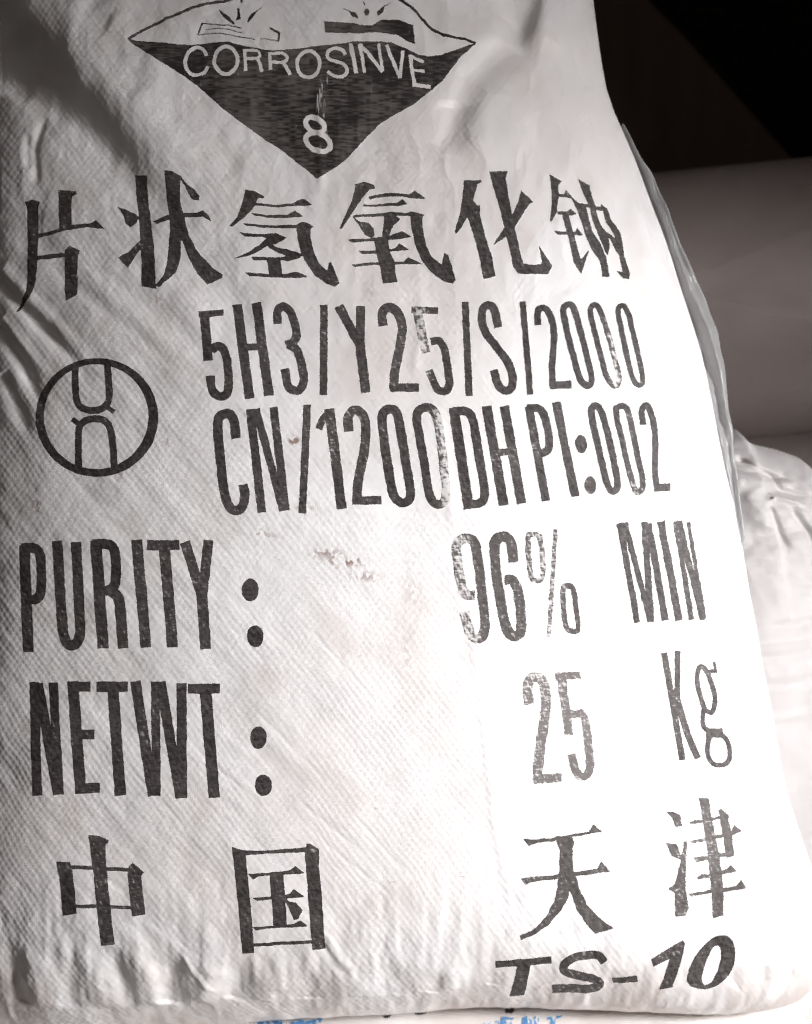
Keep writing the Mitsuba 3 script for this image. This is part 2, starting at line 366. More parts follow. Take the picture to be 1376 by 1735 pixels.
def ragged(g, amp, seed):
    """The edge of screen-printed ink: never quite straight."""
    g = shapely.segmentize(g, 0.0009)
    def move(p):
        q = np.c_[p * 900, np.full(len(p), seed)]
        q2 = np.c_[p * 260, np.full(len(p), seed + 5)]
        return p + amp * np.stack([meshkit.noise(q, 1) + meshkit.noise(q2, 3) - 1, meshkit.noise(q, 2) + meshkit.noise(q2, 4) - 1], -1)
    return shapely.transform(g, move).buffer(0)


def drape(g, height, cell=0.0009, lift=0.00016):
    """A flat outline cut into small cells and laid on a surface height(x, y)."""
    x0, y0, x1, y1 = g.bounds
    i, j = np.meshgrid(np.arange(math.floor(x0 / cell), math.ceil(x1 / cell)), np.arange(math.floor(y0 / cell), math.ceil(y1 / cell)))
    i, j = i.ravel(), j.ravel()
    cells = shapely.box(i * cell, j * cell, (i + 1) * cell, (j + 1) * cell)
    shapely.prepare(g)
    full = shapely.contains_properly(g, cells)
    part = shapely.intersects(g, cells) & ~full
    a, b = i[full] * cell, j[full] * cell
    quads = np.stack([np.c_[a, b], np.c_[a + cell, b], np.c_[a + cell, b + cell], np.c_[a, b + cell]], 1)
    V, F, n = [quads.reshape(-1, 2)], [(np.arange(len(a))[:, None] * 4 + [[0, 1, 2]]), (np.arange(len(a))[:, None] * 4 + [[0, 2, 3]])], 4 * len(a)
    for piece in shapely.get_parts(shapely.intersection(cells[part], g)):
        if piece.geom_type == 'MultiPolygon' or piece.geom_type == 'GeometryCollection':
            piece = [p for p in piece.geoms if p.geom_type == 'Polygon']
        elif piece.geom_type == 'Polygon':
            piece = [piece]
        else:
            continue
        for p in piece:
            if p.area < 1e-10 or p.interiors:
                if p.area < 1e-10:
                    continue
            rings = [np.array(r.coords)[:-1] for r in (p.exterior, *p.interiors)]
            pts = np.vstack(rings)
            tri = mapbox_earcut.triangulate_float64(pts, np.cumsum([len(r) for r in rings]).astype(np.uint32)).reshape(-1, 3)
            V.append(pts)
            F.append(tri.astype(int) + n)
            n += len(pts)
    v, f = np.vstack(V), np.vstack(F)
    key = np.round(v * 1e7).astype(np.int64)
    _, first, inv = np.unique(key, axis=0, return_index=True, return_inverse=True)
    v, f = v[first], inv.ravel()[f]
    ok = (f[:, 0] != f[:, 1]) & (f[:, 1] != f[:, 2]) & (f[:, 0] != f[:, 2])
    f = f[ok]
    e1, e2 = v[f[:, 1]] - v[f[:, 0]], v[f[:, 2]] - v[f[:, 0]]
    cr = e1[:, 0] * e2[:, 1] - e1[:, 1] * e2[:, 0]
    f = np.where((cr < 0)[:, None], f[:, ::-1], f)[np.abs(cr) > 1e-13]
    x, y = v.T
    e = 2e-4
    h = height(x, y)
    sx, sy = (height(x + e, y) - h) / e, (height(x, y + e) - h) / e
    nn = np.stack([-sx, -sy, np.ones_like(sx)], -1)
    nn /= np.linalg.norm(nn, axis=1, keepdims=True)
    return np.c_[v, h] + lift * nn, f, v


PRINT_LOOK = {  # part: ink, how ragged (m), label
    'hazard_label': ('ink_panel', 0.0005, 'black hazard diamond reading CORROSINVE 8 with two corroded outlines'),
    'product_name_text': ('ink_solid', 0.0004, 'row of six large black Chinese characters'),
    'code_text': ('ink_solid', 0.0004, 'black code line 5H3/Y25/S/2000'),
    'code_text_001': ('ink_solid', 0.0004, 'black code line CN/1200DH PI:002'),
    'approval_mark': ('ink_solid', 0.0003, 'black round mark with u over n in a ring'),
    'purity_text': ('ink_solid', 0.0004, 'black word PURITY with a colon'),
    'purity_value_text': ('ink_worn', 0.0006, 'patchy grey print 96% MIN'),
    'weight_text': ('ink_solid', 0.0004, 'black word NETWT with a colon'),
    'weight_value_text': ('ink_faded', 0.0008, 'faded grey number 25'),
    'unit_text': ('ink_solid', 0.0003, 'dark letters Kg near the right edge'),
    'place_name_text': ('ink_solid', 0.0004, 'two black Chinese characters at the lower left'),
    'place_name_text_001': ('ink_worn', 0.0006, 'two worn Chinese characters at the lower right'),
    'batch_text': ('ink_solid', 0.0004, 'slanted bold black print TS-10 at the foot'),
}
PRINT = {
    'code_text': [('letter', '-1256,1187,18,-262,2,-2,55,4,1,2,-4,50,13,-12,1,0,16,16,5,3,7,-4,7,-7,7,-13,4,-12,7,-35,7,-58,4,-49,0,-28,-3,-30,-4,-11,-4,-6,-7,-4,-5,0,-6,2,-10,6,-7,11,-5,13,-6,23,-5,47,-2,2,-49,-4,-2,-1,4,-41,6,-32,7,-20,9,-19,12,-15,10,-9,19,-10,16,-4,14,-1,16,2,11,4,9,6,10,8,7,9,9,20,7,25,2,27,-1,49,-5,54,-9,61,-9,36,-7,15,-10,16,-18,16,-20,12,-7,2,-11,1,-16,-4,-13,-6,-8,-6,-13,168,83,9,2,2,-4,34,-2,2,-144,-16,-1,-2,3,-33,2,-2'), ('letter', '-809,713,2,3,-77,563,-2,2,-55,-7,-1,-2,32,-242,-59,-2,-34,244,-2,1,-56,-7,-1,-2,80,-576,3,-1,53,7,2,2,-39,287,60,2,38,-278,2,-1'), ('letter', '-762,1208,1,10,5,6,5,4,6,-4,9,-8,10,-12,8,-17,4,-13,8,-29,8,-37,3,-16,-1,-15,-5,-12,-9,-10,-5,-3,-24,-9,-1,-2,11,-30,-4,-7,0,-2,11,-8,2,0,23,-11,9,-10,5,-10,12,-33,9,-37,7,-31,5,-40,-2,-29,-5,-14,-5,-10,-3,-3,-5,-1,-16,4,-6,4,-6,14,-16,90,-3,1,-47,-9,-1,-2,13,-77,4,-19,7,-17,8,-14,11,-11,17,-9,17,-5,17,-2,15,1,11,3,10,6,9,8,11,15,7,14,7,21,3,30,-1,28,-4,32,-7,35,-11,39,-13,38,-8,16,-11,14,-12,12,7,10,7,11,7,21,1,11,0,18,-6,33,-15,61,-10,27,-8,15,-14,18,-16,15,-17,10,-15,4,-11,0,-9,-1,-17,-8,-14,-11,-11,-17,-7,-18,-1,-16,1,-24,4,-38,51,5'), ('letter', '-483,713,2,2,3,551,-3,2,-42,0,-2,-2,-3,-551,3,-2'), ('letter', '-385,1271,-3,1,-46,-24,-2,-3,125,-234,37,-285,3,-1,54,7,2,2,-36,273,4,3,-5,11,2,234,-2,2,-50,0,-2,-1,-1,-135'), ('letter', '-119,1197,1,6,3,9,4,6,5,4,5,-1,8,-4,16,-12,8,-12,8,-22,7,-28,3,-30,0,-14,-4,-28,-33,-164,-10,-52,-4,-40,-1,-62,1,-2,4,-1,0,-15,2,-1,174,0,1,2,0,49,-1,2,-124,0,1,26,3,35,9,48,34,165,4,34,1,21,-4,37,-8,34,-11,30,-8,14,-12,14,-17,15,-20,12,-18,5,-15,2,-17,-4,-11,-4,-12,-9,-12,-14,-8,-13,-7,-21,-1,-14,0,-15,7,-53,55,6'), ('letter', '95,970,2,-2,49,11,2,2,-49,231,94,0,2,2,0,38,-1,2,-158,2,-2,-1,-1,-39,1,-2,8,0'), ('letter', '188,1026,7,-7,5,-7,9,-19,8,-26,4,-18,20,-150,1,-10,-2,-14,-6,-15,-18,3,-6,3,-5,5,-43,103,-2,1,-41,-17,-1,-3,40,-96,6,-14,9,-11,15,-12,13,-5,22,-5,21,0,9,3,9,5,10,10,8,13,4,10,5,24,1,12,-2,27,-20,141,-8,37,-12,30,-15,24,-11,13,-13,9,-16,4,-13,-1,-34,-9,0,-2,10,-44,2,-1,8,2'), ('letter', '406,710,2,2,-25,575,-2,2,-40,-2,-2,-2,25,-575,2,-2'), ('letter', '572,1223,-4,16,-9,19,-7,11,-11,11,-14,8,-11,3,-14,1,-15,-3,-12,-6,-12,-9,-8,-10,-8,-15,-4,-13,-4,-21,-1,-24,0,-15,4,-25,8,-26,5,-15,13,-28,20,-30,98,-126,20,-35,10,-22,7,-21,4,-23,1,-33,-3,-16,-4,-6,-4,-3,-11,4,-9,6,-8,8,-4,7,-8,21,-17,64,-2,0,-45,-13,-1,-2,12,-47,10,-33,7,-15,8,-12,8,-10,15,-13,16,-9,11,-4,15,-3,10,1,15,4,15,10,13,16,5,9,4,11,3,22,0,27,-4,30,-7,27,-4,15,-12,26,-14,26,-10,15,-89,114,-26,38,-15,34,-6,21,-3,20,0,19,3,24,4,8,3,6,3,2,5,0,4,-3,3,-4,9,-24,17,-84,3,-1,46,10,1,2'), ('letter', '780,724,2,2,-48,566,-2,2,-34,-4,-2,-2,47,-566,2,-2'), ('letter', '828,1214,3,16,2,2,5,3,5,0,11,-13,10,-16,12,-29,7,-22,4,-26,2,-52,-2,-60,-9,-105,-1,-42,3,-96,2,-1,4,0,1,-16,2,-2,134,8,1,2,-2,43,-1,2,-99,-6,-2,48,0,38,9,105,3,83,-2,56,-5,32,-8,27,-10,23,-11,21,-12,18,-14,14,-9,5,-11,3,-15,1,-14,-4,-13,-7,-11,-11,-6,-12,-4,-16,-1,-14,3,-65,2,-2,39,2,2,1'), ('letter', '951,1210,18,-92,24,-95,39,-141,20,-57,7,-16,8,-13,9,-11,9,-8,14,-9,15,-6,15,-1,10,2,10,5,7,7,8,12,4,10,3,18,-1,14,-4,34,-11,43,-29,109,-46,170,-22,71,-11,23,-8,9,-9,8,-6,3,-6,1,-11,1,-10,-1,-14,-5,-10,-5,-9,-7,-9,-11,-5,-13,-2,-15/994,1256,13,5,8,-11,13,-37,20,-68,38,-141,34,-130,9,-48,0,-15,-4,-10,-14,8,-10,10,-5,10,-12,27,-18,60,-42,152,-25,109,-10,56,1,18'), ('letter', '1124,1221,20,-91,52,-196,15,-53,15,-41,17,-31,16,-21,10,-10,9,-7,12,-5,12,0,11,2,9,6,7,6,8,13,4,10,3,16,1,14,-2,17,-4,20,-12,48,-56,199,-17,53,-23,64,-15,33,-7,12,-7,10,-14,10,-12,3,-9,-1,-12,-3,-10,-5,-11,-11,-5,-8,-4,-10,-2,-13,-1,-10/1165,1264,6,2,6,-7,19,-40,23,-62,24,-81,48,-168,12,-47,3,-18,1,-23,-3,-12,-5,-7,-6,4,-12,13,-13,22,-15,32,-14,45,-59,223,-18,77,-3,20,0,13,2,9'), ('letter', '1303,1235,27,-136,25,-114,24,-96,13,-44,13,-29,11,-19,9,-10,9,-7,11,-5,11,-1,15,2,9,4,8,6,6,7,3,9,2,18,-4,44,-12,64,-16,76,-48,203,-10,37,-11,26,-5,10,-10,14,-14,10,-10,3,-11,0,-11,-3,-11,-6,-7,-6,-9,-10,-4,-8,-3,-11,-1,-10/1342,1267,9,5,10,-12,12,-29,10,-35,48,-202,16,-74,14,-79,1,-23,0,-9,-1,0,-5,0,-5,3,-14,20,-10,25,-13,42,-42,183,-31,152,-2,22,1,7')],
    'code_text_001': [('letter', '-1091,571,8,-11,9,-26,4,-24,6,-65,2,-1,55,6,2,1,-6,65,-6,33,-4,14,-9,22,-8,13,-7,10,-10,10,-12,7,-12,4,-12,1,-16,-2,-17,-4,-12,-6,-15,-10,-11,-14,-8,-17,-6,-21,-2,-15,0,-32,2,-48,15,-151,11,-95,12,-94,9,-45,9,-27,7,-14,12,-19,18,-19,11,-7,17,-7,16,-3,12,0,18,5,14,8,17,15,11,18,8,24,4,26,2,27,-2,24,-8,46,-56,-8,-1,-2,7,-43,1,-18,-2,-29,-4,-16,-7,-12,-8,-6,-5,0,-5,2,-10,10,-8,12,-7,17,-6,22,-5,28,-19,154,-18,181,-3,62,2,24,3,9,5,6,9,4'), ('letter', '-786,237,-104,396,-2,1,-30,-8,-1,2,-2,1,-48,-5,-2,-2,71,-627,1,-2,50,5,2,2,-60,524,138,-520,2,-2,13,4,48,5,2,1,-74,628,-2,2,-46,-5,-2,-2'), ('letter', '-611,-8,2,2,30,657,-2,2,-42,2,-2,-2,-30,-657,2,-2'), ('letter', '-496,607,-18,-14,-15,-21,-14,-29,-10,-33,2,-1,40,-11,9,30,13,25,67,-536,2,-2,56,7,2,2,-76,609,-2,1,-57,-8,-1,-2'), ('letter', '-325,557,0,8,3,13,4,9,4,4,5,2,4,0,10,-8,8,-11,3,-6,5,-16,3,-22,0,-29,-2,-61,-8,-71,-9,-50,-17,-81,-5,-27,-6,-50,-9,-98,1,-2,3,0,0,-17,2,-2,175,5,2,2,-1,48,-2,2,-118,-3,5,58,6,49,27,131,4,27,6,50,4,48,1,60,-2,30,-2,14,-8,26,-7,16,-8,11,-16,17,-12,9,-12,6,-13,3,-13,1,-19,-3,-15,-7,-15,-12,-9,-13,-10,-21,-5,-22,-1,-17,1,-27,5,-42,57,5'), ('letter', '-171,507,17,-137,16,-106,20,-109,10,-43,6,-19,9,-19,9,-14,10,-10,17,-11,15,-7,16,-4,18,0,14,4,14,7,11,9,12,14,6,11,4,13,3,14,1,11,-1,24,-9,58,-27,155,-27,173,-9,47,-8,29,-5,15,-10,17,-12,14,-11,7,-12,4,-16,3,-17,0,-14,-2,-16,-7,-10,-7,-8,-9,-6,-8,-6,-12,-6,-22,-2,-28/-113,594,4,4,7,3,12,-1,4,-3,8,-16,10,-44,32,-199,28,-154,7,-55,1,-17,-3,-15,-5,-8,-9,-5,-4,1,-13,7,-7,6,-4,5,-9,24,-13,63,-25,153,-23,170,-3,50,1,19'), ('letter', '40,540,48,-267,21,-141,5,-23,6,-20,8,-19,9,-14,10,-13,7,-7,11,-8,14,-6,16,-3,16,1,14,4,18,11,11,11,7,13,5,12,3,14,2,15,1,34,-2,44,-27,239,-19,129,-5,24,-6,21,-7,17,-7,12,-9,13,-10,11,-14,10,-13,7,-16,4,-14,1,-11,-1,-18,-4,-13,-5,-18,-13,-11,-13,-7,-11,-4,-13,-3,-27,0,-18/98,600,8,7,12,3,7,1,9,-2,8,-6,10,-11,5,-9,9,-28,5,-20,18,-125,28,-259,0,-33,-2,-24,-2,-7,-4,-8,-8,-5,-7,1,-7,6,-5,6,-10,21,-10,34,-20,140,-47,266,-3,28,2,17'), ('letter', '437,23,17,5,19,9,10,7,9,9,8,12,5,13,3,14,2,17,-2,30,-9,64,-28,158,-24,147,-12,59,-8,23,-5,13,-8,12,-11,11,-14,9,-13,5,-11,3,-19,2,-60,-4,-1,-2,0,-2,-23,-4,-2,-2,94,-615,2,-2,44,7/365,586,6,-3,6,-14,11,-40,29,-177,29,-158,8,-61,1,-13,0,-19,-1,-7,-4,-7,-4,-4,-10,-5,-17,-3,-11,0,-78,515,23,1'), ('letter', '735,56,2,2,-105,596,-3,1,-53,-10,-2,-2,45,-254,-50,-3,-47,267,-2,1,-56,-10,-1,-2,106,-606,2,-1,56,10,2,2,-52,296,49,4,53,-300,2,-1'), ('letter', '838,338,14,3,11,4,15,8,8,6,8,8,6,10,7,23,2,27,-4,43,-12,63,-11,43,-7,19,-12,28,-14,19,-14,11,-13,7,-16,5,-14,1,-51,-3,-1,-2,0,-14,-11,-3,-1,-2,107,-577,2,-2,48,9,2,2/803,614,8,-6,8,-11,9,-21,5,-15,15,-61,9,-51,1,-32,-4,-18,-4,-5,-7,-4,-14,-3,-43,229,12,-1'), ('letter', '1018,91,3,-1,50,10,2,2,-122,579,-2,2,-51,-11,-1,-3'), ('letter', '1129,581,16,-75,63,-267,12,-47,10,-32,11,-24,10,-15,7,-7,9,-6,11,-4,11,0,10,2,13,7,11,10,6,11,6,19,2,14,-1,23,-7,46,-14,76,-21,100,-22,92,-24,83,-14,39,-7,15,-13,18,-15,15,-6,3,-11,4,-7,1,-11,-1,-9,-4,-8,-5,-11,-11,-8,-16,-3,-17,0,-23/1173,637,6,-6,9,-12,11,-25,21,-72,23,-89,28,-129,19,-106,2,-30,-2,-12,-4,-7,-6,9,-8,17,-15,49,-68,293,-18,83,-1,25'), ('letter', '1298,550,79,-323,14,-50,12,-38,8,-15,6,-7,8,-8,7,-3,11,-2,18,3,10,5,9,7,8,10,6,10,3,10,3,19,-3,38,-8,42,-35,152,-31,149,-14,60,-6,20,-10,23,-8,11,-14,11,-12,4,-8,2,-12,-1,-11,-2,-12,-4,-15,-8,-8,-6,-4,-6,-4,-11,-1,-11,1,-13,3,-21/1337,640,9,1,5,-1,5,-4,5,-9,9,-28,14,-58,31,-149,35,-153,7,-39,3,-23,-1,-14,-5,-14,-7,-6,-6,10,-6,15,-19,68,-29,115,-56,233,-4,21,-3,26,0,3'), ('letter', '1499,645,13,-28,13,-40,10,-48,5,-34,2,-58,-4,-173,4,-55,5,-55,2,-2,1,-26,3,-1,110,6,1,2,-3,48,-74,-4,-7,89,5,172,-1,42,-4,39,-10,53,-8,31,-10,29,-11,25,-11,18,-7,8,-10,6,-8,1,-12,-1,-13,-6,-7,-7,-8,-10,-9,-17,-3,-13,-1,-22,10,-72,3,-1,37,5,2,2,-10,69,1,15'), ('colon', '1171,196,-6,10,-8,7,-8,6,-9,2,-9,-1,-9,-4,-7,-6,-6,-9,-4,-11,-2,-12,0,-12,3,-17,4,-11,6,-10,8,-8,8,-5,12,-3,10,2,10,7,8,12,5,14,2,17,-2,16|1114,450,-6,11,-8,8,-9,5,-9,2,-10,0,-8,-4,-8,-7,-6,-10,-4,-11,-2,-12,0,-13,4,-17,5,-12,6,-10,8,-8,9,-6,12,-2,10,2,11,7,8,12,5,15,1,17,-3,17')],
    'purity_text': [('letter', '-2345,-581,23,3,18,5,10,4,12,9,10,10,8,11,6,13,4,13,6,33,3,59,-5,105,-5,44,-5,18,-11,24,-9,12,-17,13,-22,8,-23,3,-17,1,-67,-4,-2,-2,1,-12,-9,0,-2,-2,28,-668,2,-2,71,4,2,2/-2347,-255,13,-3,5,-3,5,-11,3,-12,7,-57,2,-81,-2,-54,-6,-31,-3,-6,-4,-3,-9,-3,-10,-1,-13,265'), ('letter', '-2188,-523,15,-219,5,-28,9,-30,6,-15,13,-19,12,-11,11,-8,14,-6,14,-3,14,0,21,5,13,6,11,8,9,8,11,14,12,25,8,25,2,12,0,38,-2,99,-23,435,-1,2,-66,-3,-2,-2,19,-360,7,-174,-1,-31,-11,-29,-5,-8,-5,-4,-3,1,-6,7,-6,12,-6,23,-3,20,-11,144,-25,409,-2,2,-69,-5,-2,-1'), ('letter', '-1843,-517,19,-10,9,-7,7,-12,6,-21,10,-86,11,-190,2,-1,66,6,2,2,-12,189,-11,92,-4,19,-11,28,-15,21,-14,12,7,12,8,17,4,19,5,38,1,56,-2,45,-6,42,-5,18,-10,20,-10,14,-12,10,-22,11,-17,5,-18,2,-17,1,-65,-3,-2,-2,0,-8,-14,-1,-2,-2,45,-663,1,-2,71,5,2,2,-22,328,7,-10/-1860,-228,16,-4,9,-4,4,-5,3,-6,3,-11,4,-35,2,-60,-3,-52,-4,-25,-3,-7,-8,-8,-25,-11,-14,228'), ('letter', '-1636,-834,2,-2,66,6,2,3,-52,658,-3,2,-66,-5,-2,-3'), ('letter', '-1589,-232,2,-2,73,0,47,-597,2,-2,67,6,1,2,-46,592,58,0,1,60,-2,2,-202,-1,-2,-2'), ('letter', '-1258,-370,-62,194,-3,1,-58,-18,-1,-3,99,-310,24,-334,2,-2,64,5,2,2,-23,330,1,2,38,326,-2,2,-55,6,-3,-1'), ('colon', '-871,-732,-7,14,-8,12,-10,8,-11,6,-13,2,-8,-1,-12,-4,-10,-8,-9,-11,-7,-13,-4,-15,-2,-16,2,-16,4,-14,7,-14,8,-11,15,-9,8,-3,9,0,8,1,8,2,7,4,8,6,11,15,7,19,2,10,0,16|-903,-450,-6,15,-8,12,-10,9,-12,6,-12,2,-12,-2,-11,-6,-11,-9,-8,-12,-6,-15,-3,-15,0,-17,2,-16,5,-15,7,-13,10,-10,7,-5,8,-3,8,-2,8,0,8,1,8,4,14,12,10,16,7,20,1,22')],
    'purity_value_text': [('letter', '388,-483,-7,8,-9,19,-8,27,-4,17,-22,179,-1,21,4,11,13,9,15,3,7,-1,9,-5,6,-6,6,-15,5,-27,15,-101,25,-213,12,-118,-2,-36,-4,-20,-6,-15,-15,6,-5,6,-4,8,-10,31,-23,91,-2,1,-53,-14,-2,-2,28,-112,8,-21,8,-15,7,-9,9,-10,15,-9,14,-6,13,-3,12,-1,13,1,13,4,12,8,10,10,6,11,5,11,7,25,3,16,2,30,-1,33,-8,79,-31,264,-15,98,-8,29,-7,13,-11,16,-10,9,-10,7,-22,9,-12,2,-13,0,-21,-3,-15,-6,-19,-10,-14,-13,-10,-16,-5,-14,-3,-15,0,-30,24,-185,9,-38,12,-31,9,-16,9,-13,7,-7,13,-9,10,-4,14,-2,36,2,1,2,-1,56,-2,1,-9,0'), ('letter', '650,-476,8,-30,7,-39,7,-45,5,-60,1,-33,-1,-27,-3,-17,-7,-4,-2,0,-4,3,-6,7,-7,15,-5,13,-14,54,-11,49,-17,103,-18,124,-7,63,-4,69,2,31,3,12,4,3,8,3,8,0,5,-3,5,-4,5,-8,5,-19,10,-93,2,-1,57,5,2,3,-9,96,-5,20,-5,15,-12,20,-12,12,-15,10,-16,7,-20,3,-17,-2,-13,-3,-9,-4,-14,-9,-9,-8,-12,-18,-5,-14,-3,-13,-2,-40,2,-47,5,-58,10,-76,19,-126,17,-91,15,-66,11,-33,7,-16,7,-12,8,-10,13,-13,10,-7,12,-5,13,-3,12,0,12,2,10,3,11,6,9,7,9,8,7,11,5,13,3,10,3,33,-1,53,-5,64,-7,47,-8,43,-10,36,-12,32,-6,11,-9,12,-15,11,-9,5,-9,2,-16,1,-27,-2,-1,-3,0,-58,2,-1,9,0,20,2,5,-8'), ('letter', '1347,-64,-42,-7,110,-619,41,6,-92,523,139,-528,18,4,27,1,-30,438,78,-435,45,6,-107,605,-26,-4,-1,14,-43,-3,27,-429,-112,429,-31,-7'), ('letter', '1683,-684,51,8,-115,622,-50,-9'), ('letter', '1813,-366,-78,315,-23,-4,-1,3,-37,-6,101,-623,38,5,-65,386,103,-397,44,9,-102,618,-27,-4'), ('percent_sign', '949,-528,10,-129,6,-38,5,-18,5,-10,8,-10,9,-8,9,-5,16,-5,15,-2,11,0,10,3,6,3,8,6,7,11,3,16,0,21,-2,28,-14,97,-7,67,-6,27,-5,11,-7,9,-8,7,-8,5,-17,4,-14,1,-10,-1,-10,-5,-5,-3,-9,-11,-4,-13,-2,-16/994,-470,12,-2,5,-3,3,-4,5,-14,2,-13,7,-65,12,-79,4,-33,1,-21,-1,-11,-2,-4,-5,-2,-13,2,-10,3,-7,4,-7,12,-6,27,-8,80,-5,87,2,30,3,6|890,-773,3,3,41,661,-2,3,-23,2,-3,-3,-41,-661,3,-3|733,-186,2,-51,7,-90,5,-40,7,-34,5,-10,6,-10,8,-8,8,-5,10,-3,13,-3,10,1,8,2,9,4,7,6,11,14,8,19,3,22,1,32,-5,66,-11,91,-6,30,-4,10,-7,10,-4,3,-11,6,-10,3,-20,0,-17,3,-12,-2,-7,-4,-5,-5,-3,-6,-4,-9,-2,-20/768,-151,12,-2,19,0,4,-2,5,-9,5,-23,12,-112,3,-59,-2,-21,-3,-13,-7,-11,-8,-4,-5,0,-7,2,-5,4,-3,4,-6,19,-3,16,-5,39,-6,88,-2,49,0,20')],
    'weight_text': [('letter', '-2215,-1333,-59,265,-3,1,-21,-4,0,6,-2,1,-65,-4,-2,-2,36,-698,1,-2,66,6,2,2,-23,434,94,-432,3,-1,25,5,41,4,2,1,-52,686,-2,2,-61,-5,-2,-2'), ('letter', '-2107,-1056,-2,-3,4,-58,56,-629,2,-2,59,6,98,7,2,2,-2,58,-1,2,-91,-6,-21,270,75,3,2,59,-3,2,-79,-3,-21,231,72,2,1,61,-2,2,-77,-3,-1,4,-2,1'), ('letter', '-1846,-1113,51,-636,3,-2,67,7,2,2,-50,631,57,2,0,62,-2,2,-201,-6,0,-64'), ('letter', '-1585,-1747,2,-2,29,5,49,2,2,2,-6,529,97,-543,2,-2,29,5,41,1,2,1,-6,699,-1,2,-60,-1,-2,-2,4,-386,-71,399,-2,1,-35,-6,0,3,-2,1,-53,-2,-2,-1,5,-427,-70,430,-3,1,-62,-10,-2,-2'), ('letter', '-1261,-1112,55,-633,2,-2,67,7,2,2,-54,627,51,1,1,61,-2,1,-197,-3,0,-61'), ('colon', '-822,-1637,-7,12,-9,11,-11,7,-8,4,-12,2,-13,-2,-8,-3,-11,-8,-9,-10,-6,-13,-5,-15,-1,-15,1,-15,5,-14,6,-13,6,-7,11,-9,7,-4,8,-2,9,-1,8,1,8,3,15,9,12,15,4,8,4,14,1,21,-2,14|-851,-1348,-6,14,-8,11,-10,9,-12,6,-12,1,-9,-1,-12,-5,-10,-8,-9,-11,-7,-13,-4,-15,-1,-16,1,-16,4,-15,7,-14,9,-11,7,-6,7,-4,8,-2,8,-1,9,1,8,2,7,5,7,6,12,16,8,19,1,11,1,16')],
    'weight_value_text': [('letter', '788,-1176,-10,72,-1,25,1,9,3,14,7,11,4,2,11,-4,8,-6,6,-9,3,-8,3,-13,5,-31,2,-34,1,-33,-2,-35,-5,-41,-28,-143,-10,-65,-12,-168,2,-3,4,-1,2,-27,3,-2,169,7,2,3,-3,51,-2,3,-113,-5,7,103,7,63,10,60,19,88,8,50,4,60,-2,55,-4,38,-4,20,-9,30,-8,15,-13,17,-20,14,-21,9,-16,3,-13,0,-18,-5,-12,-6,-12,-12,-11,-15,-7,-14,-6,-24,-2,-15,2,-38,11,-73,3,-1,56,7'), ('letter', '1072,-982,-153,-9,-1,-3,3,-38,3,-3,9,1,40,-335,3,-1,49,5,2,2,-11,97,16,-3,12,-1,25,4,4,-6,7,-20,6,-30,6,-43,14,-175,0,-15,-2,-21,-4,-14,-8,-12,-6,-3,-8,4,-6,7,-8,14,-7,24,-16,69,-3,1,-42,-8,-2,-4,19,-84,6,-17,12,-21,15,-17,17,-11,10,-4,11,-1,15,1,11,3,10,6,8,7,11,13,6,12,5,12,5,27,1,32,-2,37,-10,116,-9,72,-7,35,-9,26,-9,15,-12,13,-8,4,-9,3,-14,1,-28,-4,-29,9,-22,182,88,5,2,3,-3,38')],
    'unit_text': [('letter', '1677,-1109,-5,-1,-41,233,-3,2,-36,-5,-2,-3,115,-667,4,-2,36,4,2,3,-48,278,29,-92,18,-51,20,-48,41,-91,4,-2,37,12,1,4,-41,91,-28,71,-33,102,-34,112,2,3,3,286,-2,3,-33,1,-3,-3'), ('letter', '1884,-1266,15,-10,9,-3,10,-1,6,0,10,3,11,8,9,15,8,25,6,30,0,32,-2,18,-9,34,-17,51,-17,39,-4,30,-3,2,-8,-1,-12,18,-7,6,-9,7,-10,4,-12,2,-11,-2,-10,-5,-8,-9,-5,-9,-5,-12,-6,-23,-2,-27,5,-44,11,-51,18,-61,6,-18,10,-20,-4,0,-2,-2,-7,-50,0,-31,4,-21,4,-12,6,-11,8,-8,17,-11,-2,-32,2,-2,3,-1,-9,-33,-4,-31,-1,-14,3,-25,6,-23,8,-20,13,-18,14,-13,13,-7,22,-8,24,-2,24,2,20,6,17,10,10,10,7,9,4,9,5,24,0,26,-4,35,-7,24,-10,21,-8,12,-15,15,-19,13,1,25,-1,3,-99,9,-12,8,-6,8,-5,24,-1,26/1927,-1422,65,-5,17,-16,9,-14,7,-19,4,-21,2,-30,-2,-21,-2,-8,-6,-10,-9,-8,-12,-5,-14,-3,-17,1,-9,1,-14,5,-10,7,-4,4,-12,20,-8,26,-2,20,1,11,8,42/1860,-989,5,-3,9,-11,10,-18,2,-7,2,-2,6,-13,24,-62,13,-48,3,-28,-3,-27,-6,-24,-6,-13,-3,-3,-12,6,-10,12,-5,9,-18,49,-15,56,-8,45,-2,37,1,11,5,19,3,7'), ('colon', '1968,-993,-9,45,-3,2,-15,-2,-2,-3,7,-41,-26,0,-1,-2,0,-22,3,-2,46,-2,1,2,2,7,-1,16')],
